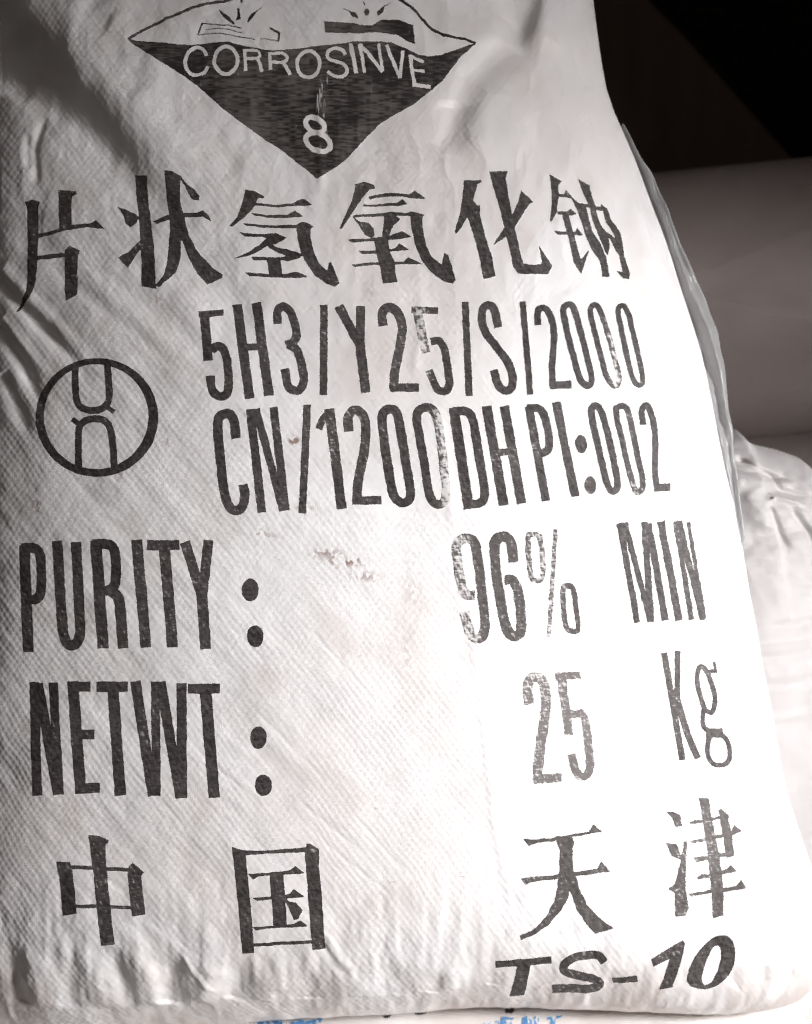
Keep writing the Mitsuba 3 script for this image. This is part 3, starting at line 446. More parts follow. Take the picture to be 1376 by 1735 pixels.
    'approval_mark': [('', '-2094,259,59,-23,31,-8,31,-6,31,-4,32,-1,32,1,32,3,30,6,30,7,29,10,28,12,26,14,26,15,24,18,22,19,21,21,18,23,17,24,15,24,13,26,10,27,8,28,6,28,4,28,2,28,-2,29,-4,28,-6,29,-8,28,-11,27,-13,26,-15,25,-17,24,-19,23,-21,21,-22,20,-24,18,-24,16,-27,14,-28,13,-29,11,-31,9,-31,6,-31,5,-32,2,-32,0,-31,-3,-31,-5,-33,-6,-31,-9,-27,-12,-27,-14,-26,-15,-27,-17,-24,-19,-23,-21,-21,-21,-19,-24,-17,-25,-16,-25,-11,-28,-7,-28,-4,-29,-3,-30,-1,-29,2,-29,4,-30,6,-28,9,-29,12,-27,15,-27,16,-26,19,-25,20,-23,22,-21,24,-20,25,-19,27,-16/-2080,880,3,-121,3,-45,5,-23,8,-21,11,-19,17,-17,17,-11,10,-4,24,-7,35,-4,26,0,15,1,15,3,13,4,12,5,16,11,43,-29,19,25,-41,27,9,15,7,17,4,29,0,42,-2,30,-10,111,35,-13,24,-11,23,-12,21,-15,21,-16,19,-17,18,-19,16,-20,14,-22,13,-22,11,-23,9,-24,7,-24,6,-25,3,-25,1,-26,-1,-25,-3,-25,-5,-25,-8,-24,-9,-23,-11,-23,-13,-22,-14,-21,-15,-20,-18,-19,-19,-17,-20,-15,-22,-14,-37,-19,-7,93,-5,53,-9,54,-9,28,-13,27,-17,20,-9,8,-18,11,-25,9,-15,3,-25,2,-24,-1,-22,-4,-14,-4,-20,-8,-11,-8,-11,-10,-37,25,-21,-27,38,-27,-6,-18,-2,-20,2,-74,1,-130,-17,7,-24,13,-23,15,-21,16,-20,17,-18,19,-17,21,-16,21,-14,23,-12,24,-10,24,-8,25,-6,25,-3,26,-2,26,0,26,2,26,5,25,7,25,10,24,11,23,14,22,17,21,17,19,20,18,21,17,22,15,22,13/-1861,269,-27,-3,-26,0,-27,1,-27,3,-39,9,-2,146,-1,78,5,19,8,11,16,12,12,6,16,4,27,2,19,-2,17,-3,13,-7,11,-8,9,-12,9,-17,7,-23,8,-51,5,-50,9,-106/-1867,910,10,-124,3,-51,-2,-36,-8,-16,-8,-12,-11,-10,-13,-6,-7,-2,-21,-3,-32,1,-17,2,-20,7,-15,10,-8,10,-6,13,-4,15,-3,21,-3,52,-5,118,38,10,28,3,27,2,27,1,27,-2')],
    'hazard_label': [('black_panel', '-1674,2862,89,-62,99,-64,66,-36,75,-50,105,-77,102,-95,200,-147,183,-123,148,-117,62,-54,126,80,76,65,83,96,101,102,202,119,120,96,66,62,95,132,91,90,11,18,-95,-41,-117,-48,-87,-12,-65,17,-69,29,-83,31,-209,1,-86,-14,-166,-15,-54,-11,-165,-20,-89,1,-126,26,-100,23,-135,-7,-93,-11,-90,6,-137,16,-91,5,-68,17/105,2752,-3,-1,-63,28,9,-62,64,-5,1,-2,-1,-15,-2,-2,-60,5,10,-65,91,-12,1,-2,-3,-20,-1,-2,-88,12,-17,-3,-2,0,-27,196,10,2,2,2,3,-1,6,1,1,-4,75,-32,1,-2/-9,2826,1,-2,-19,-162,-1,-2,-10,1,-10,-3,-82,196,18,9,2,-1,68,-161,14,125,2,1/-293,2857,22,5,115,-134,-23,128,2,2,18,3,27,-157,0,-1,-6,-2,-12,-11,-2,0,-114,132,22,-131,-1,-1,-18,-4,-2,1,-29,168/-313,2676,-2,2,-35,176,1,2,22,4,1,-2,35,-175,-1,-2/-370,2817,10,-23,-18,-10,-2,1,-12,24,-7,4,-11,4,-20,2,-13,-2,-13,-4,-5,-3,-5,-4,-2,-9,-1,-10,2,-6,3,-4,8,-4,12,-5,39,-11,9,-4,16,-10,15,-11,7,-7,8,-12,2,-10,0,-15,-5,-12,-13,-13,-15,-9,-17,-6,-10,-1,-17,1,-23,7,-14,7,-22,18,0,2,13,15,2,0,21,-17,10,-6,18,-5,12,-1,5,1,11,4,17,11,4,6,1,10,-3,8,-7,8,-19,13,-14,7,-47,13,-13,7,-9,8,-5,7,-4,14,1,16,4,14,7,9,13,9,18,5,18,3,24,-2,16,-6,9,-5,6,-5/-602,2330,-11,12,-9,13,-4,10,-3,15,0,9,2,9,4,9,8,11,8,5,9,5,15,3,11,1,16,-3,12,-4,16,-9,10,-6,13,-11,7,-8,8,-14,3,-10,2,-15,-1,-9,-5,-14,-7,-9,15,-10,16,-15,12,-16,7,-18,2,-11,-1,-17,-3,-10,-6,-9,-12,-12,-11,-5,-18,-7,-20,-2,-14,1,-22,7,-21,9,-18,13,-16,15,-12,16,-6,12,-4,18,0,11,4,16,10,13/-522,2769,4,-14,2,-15,-1,-21,-3,-14,-7,-19,-8,-12,-14,-14,-11,-7,-11,-5,-13,-4,-12,-1,-19,3,-12,5,-12,6,-10,8,-12,15,-7,12,-6,20,-2,21,2,21,7,20,6,13,13,16,16,12,17,8,13,2,19,-1,12,-3,17,-9,10,-8,13,-16/-840,2801,58,5,24,0,18,-5,7,-4,10,-10,7,-12,1,-7,-2,-11,-3,-6,-4,-5,-13,-7,40,-66,0,-2,-15,-10,-2,1,-44,73,-20,-2,-40,0,1,-35,-2,-1,-19,0,-3,103/-990,2822,52,1,22,-2,15,-5,5,-4,8,-8,6,-13,1,-12,-2,-6,-3,-5,-8,-6,26,-71,-1,-1,-16,-6,-2,1,-26,71,-22,-3,-35,0,1,-65,-2,-1,-18,0,-3,134/-1021,2789,4,-14,2,-15,-1,-22,-3,-15,-8,-20,-8,-11,-9,-11,-10,-9,-18,-9,-12,-4,-13,0,-13,1,-13,3,-17,10,-11,8,-8,10,-11,18,-6,21,-2,15,0,22,6,21,9,19,14,16,10,8,18,10,18,5,13,0,19,-5,12,-5,16,-12,13,-16/-1215,2808,10,-23,-19,-9,-5,8,-9,21,-3,4,-8,6,-11,5,-12,1,-12,-1,-13,-5,-10,-7,-5,-6,-10,-15,-8,-21,-4,-20,2,-21,6,-20,8,-14,10,-9,15,-5,14,-2,13,1,12,5,16,11,23,30,17,-13,-18,-26,-12,-12,-9,-6,-16,-7,-17,-4,-11,-1,-19,3,-18,7,-10,6,-8,8,-11,19,-7,25,-2,25,1,14,7,25,6,13,12,19,9,8,16,10,9,4,15,4,17,1,17,-5,16,-8,8,-9|-490,2227,6,6,4,7,1,8,-1,6,-4,10,-8,9,-17,14,-22,10,-15,5,-14,3,-8,0,-11,-2,-9,-4,-6,-6,-3,-7,0,-6,4,-12,6,-10,6,-7,15,-12,18,-9,24,-8,17,0,7,1|-526,2337,6,3,3,5,1,11,-3,7,-4,8,-12,12,-15,10,-20,7,-14,0,-6,-3,-5,-4,-3,-10,2,-9,7,-12,10,-10,12,-8,15,-7,14,-2|-543,2707,4,21,-1,21,-7,21,-6,9,-10,10,-7,6,-8,4,-9,2,-13,1,-13,-3,-9,-4,-14,-13,-8,-13,-6,-15,-3,-16,0,-10,2,-10,4,-15,7,-13,10,-11,12,-7,13,-5,13,-1,13,3,13,6,10,10,9,12|-819,2751,41,0,30,4,8,3,4,3,2,5,0,5,-3,4,-7,7,-11,5,-7,1,-20,0,-38,-4|-928,2804,-43,0,1,-33,42,1,19,3,7,3,3,2,0,6,-2,5,-4,5,-5,4,-10,3|-1042,2724,4,22,-2,23,-7,21,-5,9,-10,11,-8,5,-8,5,-9,2,-14,1,-13,-4,-8,-5,-8,-6,-7,-7,-9,-13,-6,-14,-3,-17,0,-11,1,-11,5,-15,7,-13,10,-11,12,-9,14,-4,13,-1,14,3,13,6,10,11,9,13'), ('border_line', '-1677,2885,52,35,32,16,91,42,106,48,44,20,70,26,46,14,22,5,88,12,23,5,67,22,48,17,54,24,29,15,124,58,30,16,56,34,29,16,30,10,32,6,38,-1,41,-6,44,-7,44,-11,116,-34,62,-24,55,-25,53,-27,50,-29,64,-39,54,-33,21,-15,10,-10,37,-45,43,-43,25,-20,26,-15,27,-11,30,-9,33,-7,93,-10,24,-6,26,-8,14,6,-5,-9,6,-2,6,16,-41,13,-26,6,-110,13,-44,12,-25,11,-24,14,-23,19,-42,42,-38,45,-23,20,-22,15,-43,25,-89,54,-52,29,-55,26,-59,24,-33,13,-116,34,-45,11,-44,7,-43,6,-40,1,-36,-6,-34,-11,-29,-17,-57,-34,-29,-15,-123,-58,-29,-15,-53,-24,-47,-17,-66,-20,-22,-5,-88,-12,-23,-6,-23,-6,-48,-16,-70,-29,-45,-19,-83,-38,-108,-52,-30,-16,-53,-36,9,-14,3,2,-11,12'), ('pictogram', '-1006,3000,-10,75,-14,-1,4,-40,-10,-38|-1042,2980,-52,51,-47,34,14,-25,33,-39,46,-32|-1237,2978,96,-13,55,-2,83,-16,2,6,-85,16,-80,5,-72,10,-7,3,-29,-73,7,-2,0,-5,76,8,38,-1,20,-2,214,-35,1,5,-215,35,-39,3,-20,0,-71,-8|-1137,2945,18,-2,37,-6,79,-22,1,4,-79,23,-38,6,-18,1,-17,0,-67,-6,0,-4,50,4|-1014,3138,5,-32,14,2,-5,31|-944,3040,-26,-48,6,-9,32,36,22,38,0,0,33,21,-3,4|-832,2945,50,-29,-4,-40,-99,11,-1,-5,99,-11,0,-2,12,-1,5,57,-5,0,1,2,-51,30'), ('pictogram', '-255,3117,-7,-4,10,-21,7,4|-90,3113,-2,3,-36,-21,2,5,-49,-41,-1,-30,35,26,11,34|-350,3061,-33,8,-1,-4,32,-8,22,-33,40,-10,-19,32,-41,14|-225,3059,-4,9,-5,5,-8,2,-7,-3,-6,-6,-3,-10,0,-10,4,-7,5,-5,5,-2,5,0,5,2,4,4,3,6,2,8|-175,2928,118,-8,67,-38,46,-10,-13,109,-100,29,-84,-2,-34,-18,-25,-21,-83,2,-34,13,-185,10,9,-72,218,0')],
    'product_name_text': [('character', '-2468,1267,2,-2,2,-1,18,6,31,38,54,42,33,70,18,120,1,35,2,3,85,4,92,6,3,-1,1,-3,-2,-172,7,-94,4,-1,62,26,13,15,6,233,15,28,-1,3,-67,32,-29,-23,-4,-17,-3,-2,-24,2,-74,-2,-81,-10,-3,1,-1,2,1,110,2,3,138,22,80,15,10,1,112,9,95,-16,3,1,0,3,-53,56,-37,-20,-116,-5,-3,1,-2,178,2,2,29,10,0,2,-7,17,-66,10,-48,5,-2,-1,5,-115,7,-129,-11,-4,-134,-14,-3,1,-1,2,3,159,13,35,-2,1,-50,18,-54,-11,-2,-1,0,-2,18,-31,2,-396,-6,-130'), ('character', '-1783,1885,34,-46,18,-55,34,-28,3,0,37,31,4,17,3,2,2,-3,13,-132,-72,-65,-65,-36,-1,-3,59,-62,3,0,46,74,29,32,2,1,3,-1,5,-94,-2,-128,2,-3,96,-20,2,2,-1,12,1,2,3,0,7,-6,3,0,105,90,24,71,8,120,1,7,3,1,3,-1,9,-23,32,-90,53,-95,59,-62,3,-1,91,37,4,19,-1,2,-51,33,-48,48,-63,73,-47,89,-27,108,1,4,113,1,47,-28,3,0,1,2,-17,39,-33,27,-39,-15,-74,3,-9,-1,-2,1,-13,45,-7,77,4,65,1,2,2,1,3,-1,21,-29,16,-36,26,-42,43,-12,1,2,6,26,-35,44,-47,31,-31,43,-53,32,-43,9,-6,0,-2,-1,8,-154,16,-110,-2,-2,-12,-2,-87,-34,-2,-2,2,-2,24,-16,70,25,8,0,2,-3,4,-68,-7,-105,-12,-107,-19,-64,-39,-51,-3,0,-2,3,-8,86,-11,161,-40,273,-7,89,7,63,-1,2,-85,12,-2,-1,12,-136,16,-122,-1,-3,-2,-1,-3,1,-8,12,-66,31,-50,21,-2,0'), ('character', '-1049,1547,1,-2,2,0,85,17,62,27,52,32,6,1,2,-2,-1,-5,2,-2,63,-34,37,-13,2,-2,-1,-2,-17,-7,-93,-1,-95,2,-1,-1,0,-2,17,-20,75,2,2,-1,11,-79,-3,-2,-6,0,-131,7,-2,-1,0,-3,28,-18,209,-8,136,4,2,2,-1,3,-47,25,-22,5,-68,-16,-11,0,-3,3,-8,77,1,3,2,1,51,-5,63,21,7,8,9,3,2,-2,21,-44,52,-73,74,-52,48,-19,2,1,27,25,-26,69,-27,58,-3,1,-11,-7,-9,-42,-3,-3,-2,1,-45,45,-31,71,-21,94,0,40,18,14,0,2,-41,26,-32,2,-32,-18,-177,-2,-143,13,-2,-2,1,-2,17,-12,126,-13,179,-4,2,-2,6,-53,16,-79,6,-15,-1,-2,-2,-1,-47,16,-94,21,-26,12,-1,2,1,3,16,4,52,27,12,9,-2,3,-63,30,-64,-11,-130,8,-22,8,-2,-1,0,-3,28,-25,105,-3,23,-7,2,-4,-36,-37,-72,-48,-84,-34|-1080,1749,2,-2,15,-3,64,47,63,59,11,23,2,2,127,-13,105,8,112,6,2,1,0,2,-35,32,-28,6,-53,-31,-104,-8,-116,11,-2,2,0,2,13,25,2,1,28,-2,2,2,3,11,-1,2,-58,29,-55,13,-1,-2,-27,-104,-26,-67|-941,1825,1,-2,17,-11,74,-13,106,-4,112,9,2,3,-1,2,-51,31,-43,-24,-125,-2,-89,14,-2,-1'), ('character', '-353,1664,1,-2,27,-17,73,8,56,4,1,-2,8,-53,-1,-3,-101,-2,-2,-1,0,-2,21,-17,88,3,2,-2,12,-45,-1,-3,-2,-1,-48,-1,-110,-16,-2,-2,1,-2,16,-12,96,14,53,2,2,-2,22,-112,2,-1,85,7,2,3,-18,106,1,3,59,2,105,-2,2,2,-1,3,-83,40,-2,-1,-22,-25,-61,-2,-1,2,-2,9,-23,46,1,3,31,5,85,6,2,1,0,2,-62,38,-2,-1,-25,-30,-33,-5,-3,2,-4,50,2,3,80,10,56,8,2,1,-1,4,-57,34,-69,-28,-6,-1,-2,3,28,61,27,22,12,13,0,3,-20,14,-1,2,1,2,2,1,50,0,31,-2,2,-3,4,-73,23,-102,40,-91,56,-74,80,-57,52,-12,22,18,-46,154,-26,13,-3,-1,-10,-64,-2,-2,-3,0,-60,50,-33,66,-23,113,0,63,1,2,10,7,0,2,-1,2,-74,18,-7,0,-3,-2,-30,-7,-102,9,-29,-8,-183,-14,-2,-2,1,-5,-5,-2,-1,-4,37,-50,34,-56,33,-16,1,-4,-2,-2,-30,-5,-99,-5/-230,1772,-50,4,-28,22,0,4,2,2,170,10,3,-1,0,-3,-6,-62,-9,-60,-49,-6,-4,-2,-3,1,-1,2,1,3,9,2,1,2,-5,47|-232,1929,13,-13,91,16,101,-1,51,-9,93,-5,3,3,-1,2,-66,45,-30,-23,-50,5,-101,4,-102,-21|-260,1879,0,-8,2,-1,203,5,63,7,2,3,-31,30,-35,-22,-202,-11|-407,1737,1,-2,9,-5,3,0,104,154,40,58,24,33,35,8,0,3,-4,18,-63,19,-53,-16,-3,-35,-20,-74'), ('character', '510,2090,66,-229,27,-116,-13,-21,-43,-63,-9,-19,0,-3,1,-1,2,1,62,43,9,9,4,-1,17,-68,23,-109,30,-48,49,-4,142,5,26,52,-82,116,-3,0,-1,-3,19,-83,-6,-22,-47,-7,-63,7,-2,1,-18,74,-29,128,-4,23,14,18,77,127,24,11,1,4,-73,65,-3,0,-21,-74,-29,-71,-2,-2,-2,0,-2,3,-38,221,7,20,5,25,-2,1,-111,-8|300,1718,5,-14,4,0,33,41,31,57,2,2,3,-1,22,-66,28,-95,28,-118,19,-94,3,-2,70,16,1,2,-21,114,-29,85,-28,104,-18,81,4,54,-2,1,-17,-4,-2,1,-24,28,8,34,16,65,1,2,30,14,0,3,-6,9,-105,-2,-3,-1,-2,-56,-8,-72,-19,-106'), ('character', '887,2087,12,-94,2,-97,-14,-93,7,-10,4,0,33,61,2,0,2,-2,1,-11,2,-2,25,-1,2,-2,27,-102,-3,-2,-71,3,-3,-1,0,-2,22,-23,51,4,9,1,2,-2,23,-81,13,-88,50,-63,3,-1,2,2,28,88,19,52,-2,2,-2,-1,-44,-52,-2,-1,-3,0,-29,97,-13,46,1,3,3,1,48,-2,2,1,1,3,-32,44,-3,-1,-15,-28,-3,-1,-7,1,-28,100,3,4,14,0,28,9,2,3,-34,34,-25,-22,-61,-3,-2,1,-1,3,12,87,2,3,48,-3,31,-3,2,-2,28,-60,36,-92,23,-75,36,-79,55,-77,18,-94,42,-3,3,2,-20,126,-41,89,-51,69,-36,147,0,2,2,2,17,-6,4,-8,27,-102,37,-75,31,-80,17,-26,2,-1,3,2,12,55,-7,45,1,3,3,1,4,-4,37,-65,19,-26,4,-1,1,-2,20,-103,-1,-2,-2,-1,-30,4,-3,-1,0,-3,44,-43,36,-2,11,35,-37,103,-26,157,-61,78,-23,68,-39,24,-4,-2,-4,-14,-2,-3,-36,3,-5,22,-27,79,2,24,-72,37,-3,-1,-1,-2,28,-79,30,-71,-1,-4,-13,1,-42,7,-42,30,-38,45,-3,-2,-12,-28,-32,2,-2,2,-1,54,22,19,0,4,-76,41,-2,0/1215,1795,-28,74,-3,12,3,3,35,-1,5,2,3,-1,17,-66,56,-78,6,-20,-1,-3,-2,-1,-2,1,-17,16,-33,14')],
    'place_name_text': [('character', '-2168,-2166,18,-83,12,-117,9,-134,3,-1,91,20,2,3,-3,30,3,3,126,2,1,-2,24,-233,2,-2,84,15,2,2,-13,104,-11,114,1,3,126,2,2,-3,3,-40,2,-2,81,12,2,1,-7,105,-16,132,14,23,0,3,-66,54,-26,-20,-2,-12,-3,-2,-137,5,-2,16,-6,116,1,2,15,11,5,15,-1,2,-68,23,-58,5,-2,-1,13,-108,12,-76,-2,-3,-131,-1,-3,1,-6,16,-2,2,-86,0/-1712,-2211,3,-3,-3,-18,20,-187,-3,-2,-124,3,-2,2,-7,66,-13,140,3,2/-1933,-2206,3,-3,6,-30,15,-179,-3,-1,-125,-6,-1,2,-7,88,-16,127,3,2'), ('character', '-1062,-2044,23,-221,24,-242,12,-205,2,-1,68,13,1,3,0,31,3,3,352,22,3,-2,2,-38,2,-2,75,6,1,3,-17,314,-19,195,-1,108,-55,38,-21,-3,-2,-20,-3,-2,-254,-20,-130,3,-63,20,-2,-1/-965,-2212,-2,4,-11,115,3,3,359,16,2,-1,1,-2,-2,-16,12,-169,27,-356,-1,-2,-352,-21,-3,1,-5,100,3,3,3,-1,13,-15,2,-1,49,10,145,7,121,6,2,1,0,3,-45,37,-40,-23,-38,-4,-3,1,-10,131,1,2,2,1,3,-1,45,-104,28,6,27,55,-42,46,-34,3,-21,16,0,4,2,2,100,9,2,2,-1,2,-59,45,-2,-1,-24,-28,-28,-4,-2,0,-1,3,-8,113,1,3,2,1,122,6,2,3,-53,43,-31,-25,-115,-15,-142,-11,-1,-2,27,-31,35,18,65,6,2,-1,2,-2,10,-122,-3,-1,-109,-11,-2,-3,2,-2,27,-12,84,11,2,-1,12,-161,-3,-2,-120,-7,-3,-1,-2,1,-1,2,-10,120,-19,196')],
    'place_name_text_001': [('character', '694,-2601,11,-22,2,-2,71,26,96,67,71,82,47,82,10,44,3,3,3,-3,3,-15,34,-97,63,-99,55,-60,3,-1,110,33,-1,4,-101,74,-63,79,-48,98,-15,57,-3,3,-5,15,1,2,2,1,127,13,83,9,2,2,-1,2,-54,59,-3,-1,-28,-43,-2,-2,-136,-12,-3,2,-6,16,-1,129,14,33,-16,25,0,3,2,2,8,1,87,11,88,17,0,3,-48,39,-3,-1,-33,-39,-2,-1,-85,-11,-81,-15,-34,2,-2,-2,0,-5,-3,-1,-113,-10,-76,3,-3,-1,0,-3,29,-37,2,-1,53,18,115,11,2,0,15,-53,2,-116,-4,-33,-2,-2,-231,-23,-2,-1,0,-3,33,-36,67,26,129,7,2,0,1,-3,-3,-27,-23,-109,-46,-91,-84,-86,-80,-34'), ('character', '1759,-2047,1,-2,21,-13,85,10,4,-2,10,-86,-1,-2,-2,-1,-89,-6,-2,-3,15,-25,2,-2,76,13,3,-2,7,-85,-5,-2,-42,5,-37,-19,-1,-2,11,-12,2,-1,62,12,9,1,3,0,1,-3,7,-73,-2,-3,-60,-6,-82,-11,-2,-1,0,-2,18,-15,67,9,63,2,1,-3,11,-155,3,-1,67,11,1,2,-5,148,2,1,151,7,3,2,-29,53,-3,1,-2,0,-30,-33,-90,-3,-3,1,-4,80,96,11,2,3,-39,41,-2,0,-27,-23,-30,-9,-3,0,-1,2,-11,75,3,3,40,3,3,-2,1,-6,2,-1,51,6,-9,125,2,1,61,18,1,3,-44,41,-3,-2,-19,-31,-2,-2,-3,2,-17,62,6,34,-49,44,-18,-4,-2,-1,4,-36,-1,-3,-7,0,-41,-5,-3,1,-1,2,-8,64,-10,52,-2,1,-64,6,-2,-2,19,-78,6,-53,-2,-2,-4,0,-80,-4,-2,-3,7,-15,3,-2,78,6,3,-1,11,-86,-2,-1,-31,-6,-73,-9/1985,-2040,4,-3,5,-26,7,-60,-3,-2,-42,-4,-2,3,-16,85,3,3/1965,-1926,3,0,1,-2,2,-20,13,-70,-3,-2,-46,0,-2,3,-15,83,2,3|1606,-2052,44,-80,51,-22,2,-2,-20,-74,-20,-70,-40,-22,-1,-2,1,-2,39,-31,4,-143,2,-2,66,-4,1,2,18,44,-20,126,1,138,10,75,2,76,-3,2,-18,1,-2,-2,-7,-66,-4,-13,-2,-2,-4,2,-30,64,-67,9|1616,-1865,1,-2,34,-34,22,-56,42,0,1,3,-10,68,-41,21,-46,3')],
    'batch_text': [('letter', '687,-2809,-32,-256,1,-5,93,10,21,256,132,7,1,3,-7,48,-2,2,-340,-29,-2,-2,2,-45,1,-2'), ('letter', '1176,-2955,-30,-5,-25,-1,-96,6,-36,-1,-72,-7,-1,-4,11,-74,2,-3,105,11,82,-5,16,1,30,-1,29,6,21,12,9,8,8,10,9,20,3,19,0,7,-3,16,-9,18,-10,11,-10,8,-23,13,-29,14,-33,10,-51,11,-51,18,-16,8,-4,4,-2,3,4,8,13,15,20,12,10,5,10,4,25,6,53,6,33,1,12,-3,6,-5,22,-34,3,-1,35,37,-22,36,-10,10,-13,9,-15,5,-15,2,-29,1,-27,-1,-30,-4,-29,-5,-31,-8,-16,-7,-25,-19,-21,-24,-8,-15,-3,-8,-3,-15,1,-16,6,-22,8,-13,10,-12,12,-10,12,-7,54,-22,83,-18'), ('dash', '1439,-2892,-2,2,-151,-20,-2,-3,16,-39,2,-2,147,16,1,4'), ('letter', '1631,-2822,-38,-180,1,-3,78,18,1,1,50,225,11,82,-17,20,-2,0,-195,-114,16,-46,2,-2,100,41'), ('letter', '1765,-2951,6,-12,8,-9,10,-8,21,-12,29,-13,17,-6,35,-6,16,0,16,2,15,4,27,16,25,20,22,25,30,12,15,31,10,37,5,39,1,21,-2,37,-3,18,-9,35,-11,28,-7,12,-9,10,-17,14,-12,6,-11,4,-12,2,-26,0,-13,-3,-13,-6,-14,-8,-14,-10,-31,-25,-29,-30,-23,-29,-18,-28,-15,-29,-18,-49,-7,-40,0,-19,1,-15/1859,-2894,11,51,16,45,16,43,8,15,8,10,7,8,7,6,13,4,5,0,5,-3,11,-12,7,-19,4,-23,0,-29,-4,-33,-8,-34,-12,-37,-12,-37,-7,-14,-7,-10,-8,-7,-17,-9,-15,-1,-7,3,-11,10,-4,8,-7,18,-2,22')],
}
for k, (name, pieces) in enumerate(PRINT.items()):
    ink, amp, what = PRINT_LOOK[name]
    labels[SACK + '__' + name] = {'label': what}
    taken = {}
    for i, (piece, text) in enumerate(pieces):
        if name == 'purity_value_text':
            ink = 'ink_solid' if piece == 'letter' and unpack(text).bounds[0] > 0.115 else 'ink_worn'
        v, f, uv = drape(ragged(unpack(text), amp, 40 * k + i), face)
        n = taken[piece] = taken.get(piece, -1) + 1
        put(SACK + '__' + name + ('__' + piece + ('_%03d' % n if n else '') if piece else ''), v, f, ink, uv)


# ------------------------------------------------------------------ the liner film that sticks out along the right side seam
def film(inner, outer):
    n, m = 160, 17
    t = np.linspace(0, 1, n)
    a = np.stack([np.interp(t, np.linspace(0, 1, len(inner)), np.array(inner)[:, k]) for k in range(2)], -1)
    b = np.stack([np.interp(t, np.linspace(0, 1, len(outer)), np.array(outer)[:, k]) for k in range(2)], -1)
    s = np.linspace(0, 1, m)
    p = a[:, None] * (1 - s)[None, :, None] + b[:, None] * s[None, :, None]
    fold = meshkit.fbm(np.stack(np.broadcast_arrays(t[:, None] * 16, s[None] * 1.8, 0.0), -1), 3, 8) - 0.5
    ridge = 0.0035 * np.sin(2 * math.pi * (1.6 * s[None] + 0.5 * np.sin(5.0 * t[:, None]) + 0.3))
    z = -0.062 + 0.010 * np.sqrt(np.clip(1 - (2 * s - 1) ** 2, 0, 1))[None] + (0.009 * fold + ridge) * np.sin(math.pi * s)[None]
    x = p[..., 0] + 0.0016 * (meshkit.noise(np.stack([t * 22, t * 0, t * 0], -1), 3) - 0.5)[:, None] * s[None]
    front = np.stack([x, p[..., 1], z], -1)
    back = front * [1, 1, 0] + np.array([0, 0, -0.124]) - front * [0, 0, 1]
    v = np.vstack([front.reshape(-1, 3), back.reshape(-1, 3)])
    g = grid_faces(n, m)
    uv = np.stack(np.broadcast_arrays(t[:, None] * 0.3, s[None] * 0.02), -1).reshape(-1, 2)
    return v, np.vstack([g[:, ::-1], g + n * m]), np.vstack([uv, uv])


scene['clear_film'] = {'type': 'principledthin', 'base_color': rgb(0.80, 0.80, 0.80), 'roughness': 0.16, 'spec_trans': 0.5, 'diff_trans': 0.9, 'eta': 1.5}
FILM_INNER = [(0.1411, 0.2502), (0.1458, 0.2385), (0.1547, 0.221), (0.1625, 0.2015), (0.1703, 0.1781), (0.1762, 0.1547), (0.1832, 0.1313), (0.1902, 0.108), (0.1941, 0.0846), (0.198, 0.0573), (0.2042, 0.03), (0.2112, 0.0027), (0.2171, -0.0246)]
FILM_OUTER = [(0.1415, 0.2539), (0.1493, 0.2403), (0.1598, 0.2243), (0.1684, 0.2065), (0.1773, 0.1862), (0.1866, 0.1641), (0.1963, 0.1415), (0.2061, 0.1186), (0.21, 0.0991), (0.2127, 0.0743), (0.215, 0.0513), (0.2173, 0.026), (0.2224, -0.0187)]
v, f, uv = film(FILM_INNER, FILM_OUTER)
put(SACK + '__liner_film', v, f, 'clear_film', uv, label='milky clear liner film showing along the right edge')


# ------------------------------------------------------------------ the other sacks
def plain_colour(p, n, uv):
    c = mix((0.78, 0.765, 0.75), (0.70, 0.655, 0.625), smoothstep(0.4, 0.8, fbm(p.x * 7, p.y * 7, p.z * 7, 3)))
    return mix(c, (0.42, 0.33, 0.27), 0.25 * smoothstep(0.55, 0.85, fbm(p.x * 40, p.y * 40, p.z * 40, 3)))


def plain_weave(p, n, uv):
    return 0.00004 * (dr.sin(uv.x * (2 * math.pi / 0.0026)) * dr.sin(uv.y * (2 * math.pi / 0.0026))) + 0.0003 * fbm(uv.x * 160, uv.y * 160, 2.0, 3)


scene['plain_white'] = cloth_bsdf(proc(plain_colour), 0.5, plain_weave, 0.4)
scene['plain_dull'] = cloth_bsdf(proc(lambda p, n, uv: mix((0.52, 0.50, 0.495), (0.43, 0.41, 0.40), smoothstep(0.4, 0.8, fbm(p.x * 9, p.y * 9, p.z * 9, 3)))), 0.6, plain_weave, 0.35)
scene['plain_grey'] = cloth_bsdf(proc(lambda p, n, uv: mix((0.20, 0.165, 0.154), (0.15, 0.122, 0.113), smoothstep(0.4, 0.8, fbm(p.x * 9, p.y * 9, p.z * 9, 3)))), 0.6, plain_weave, 0.3)


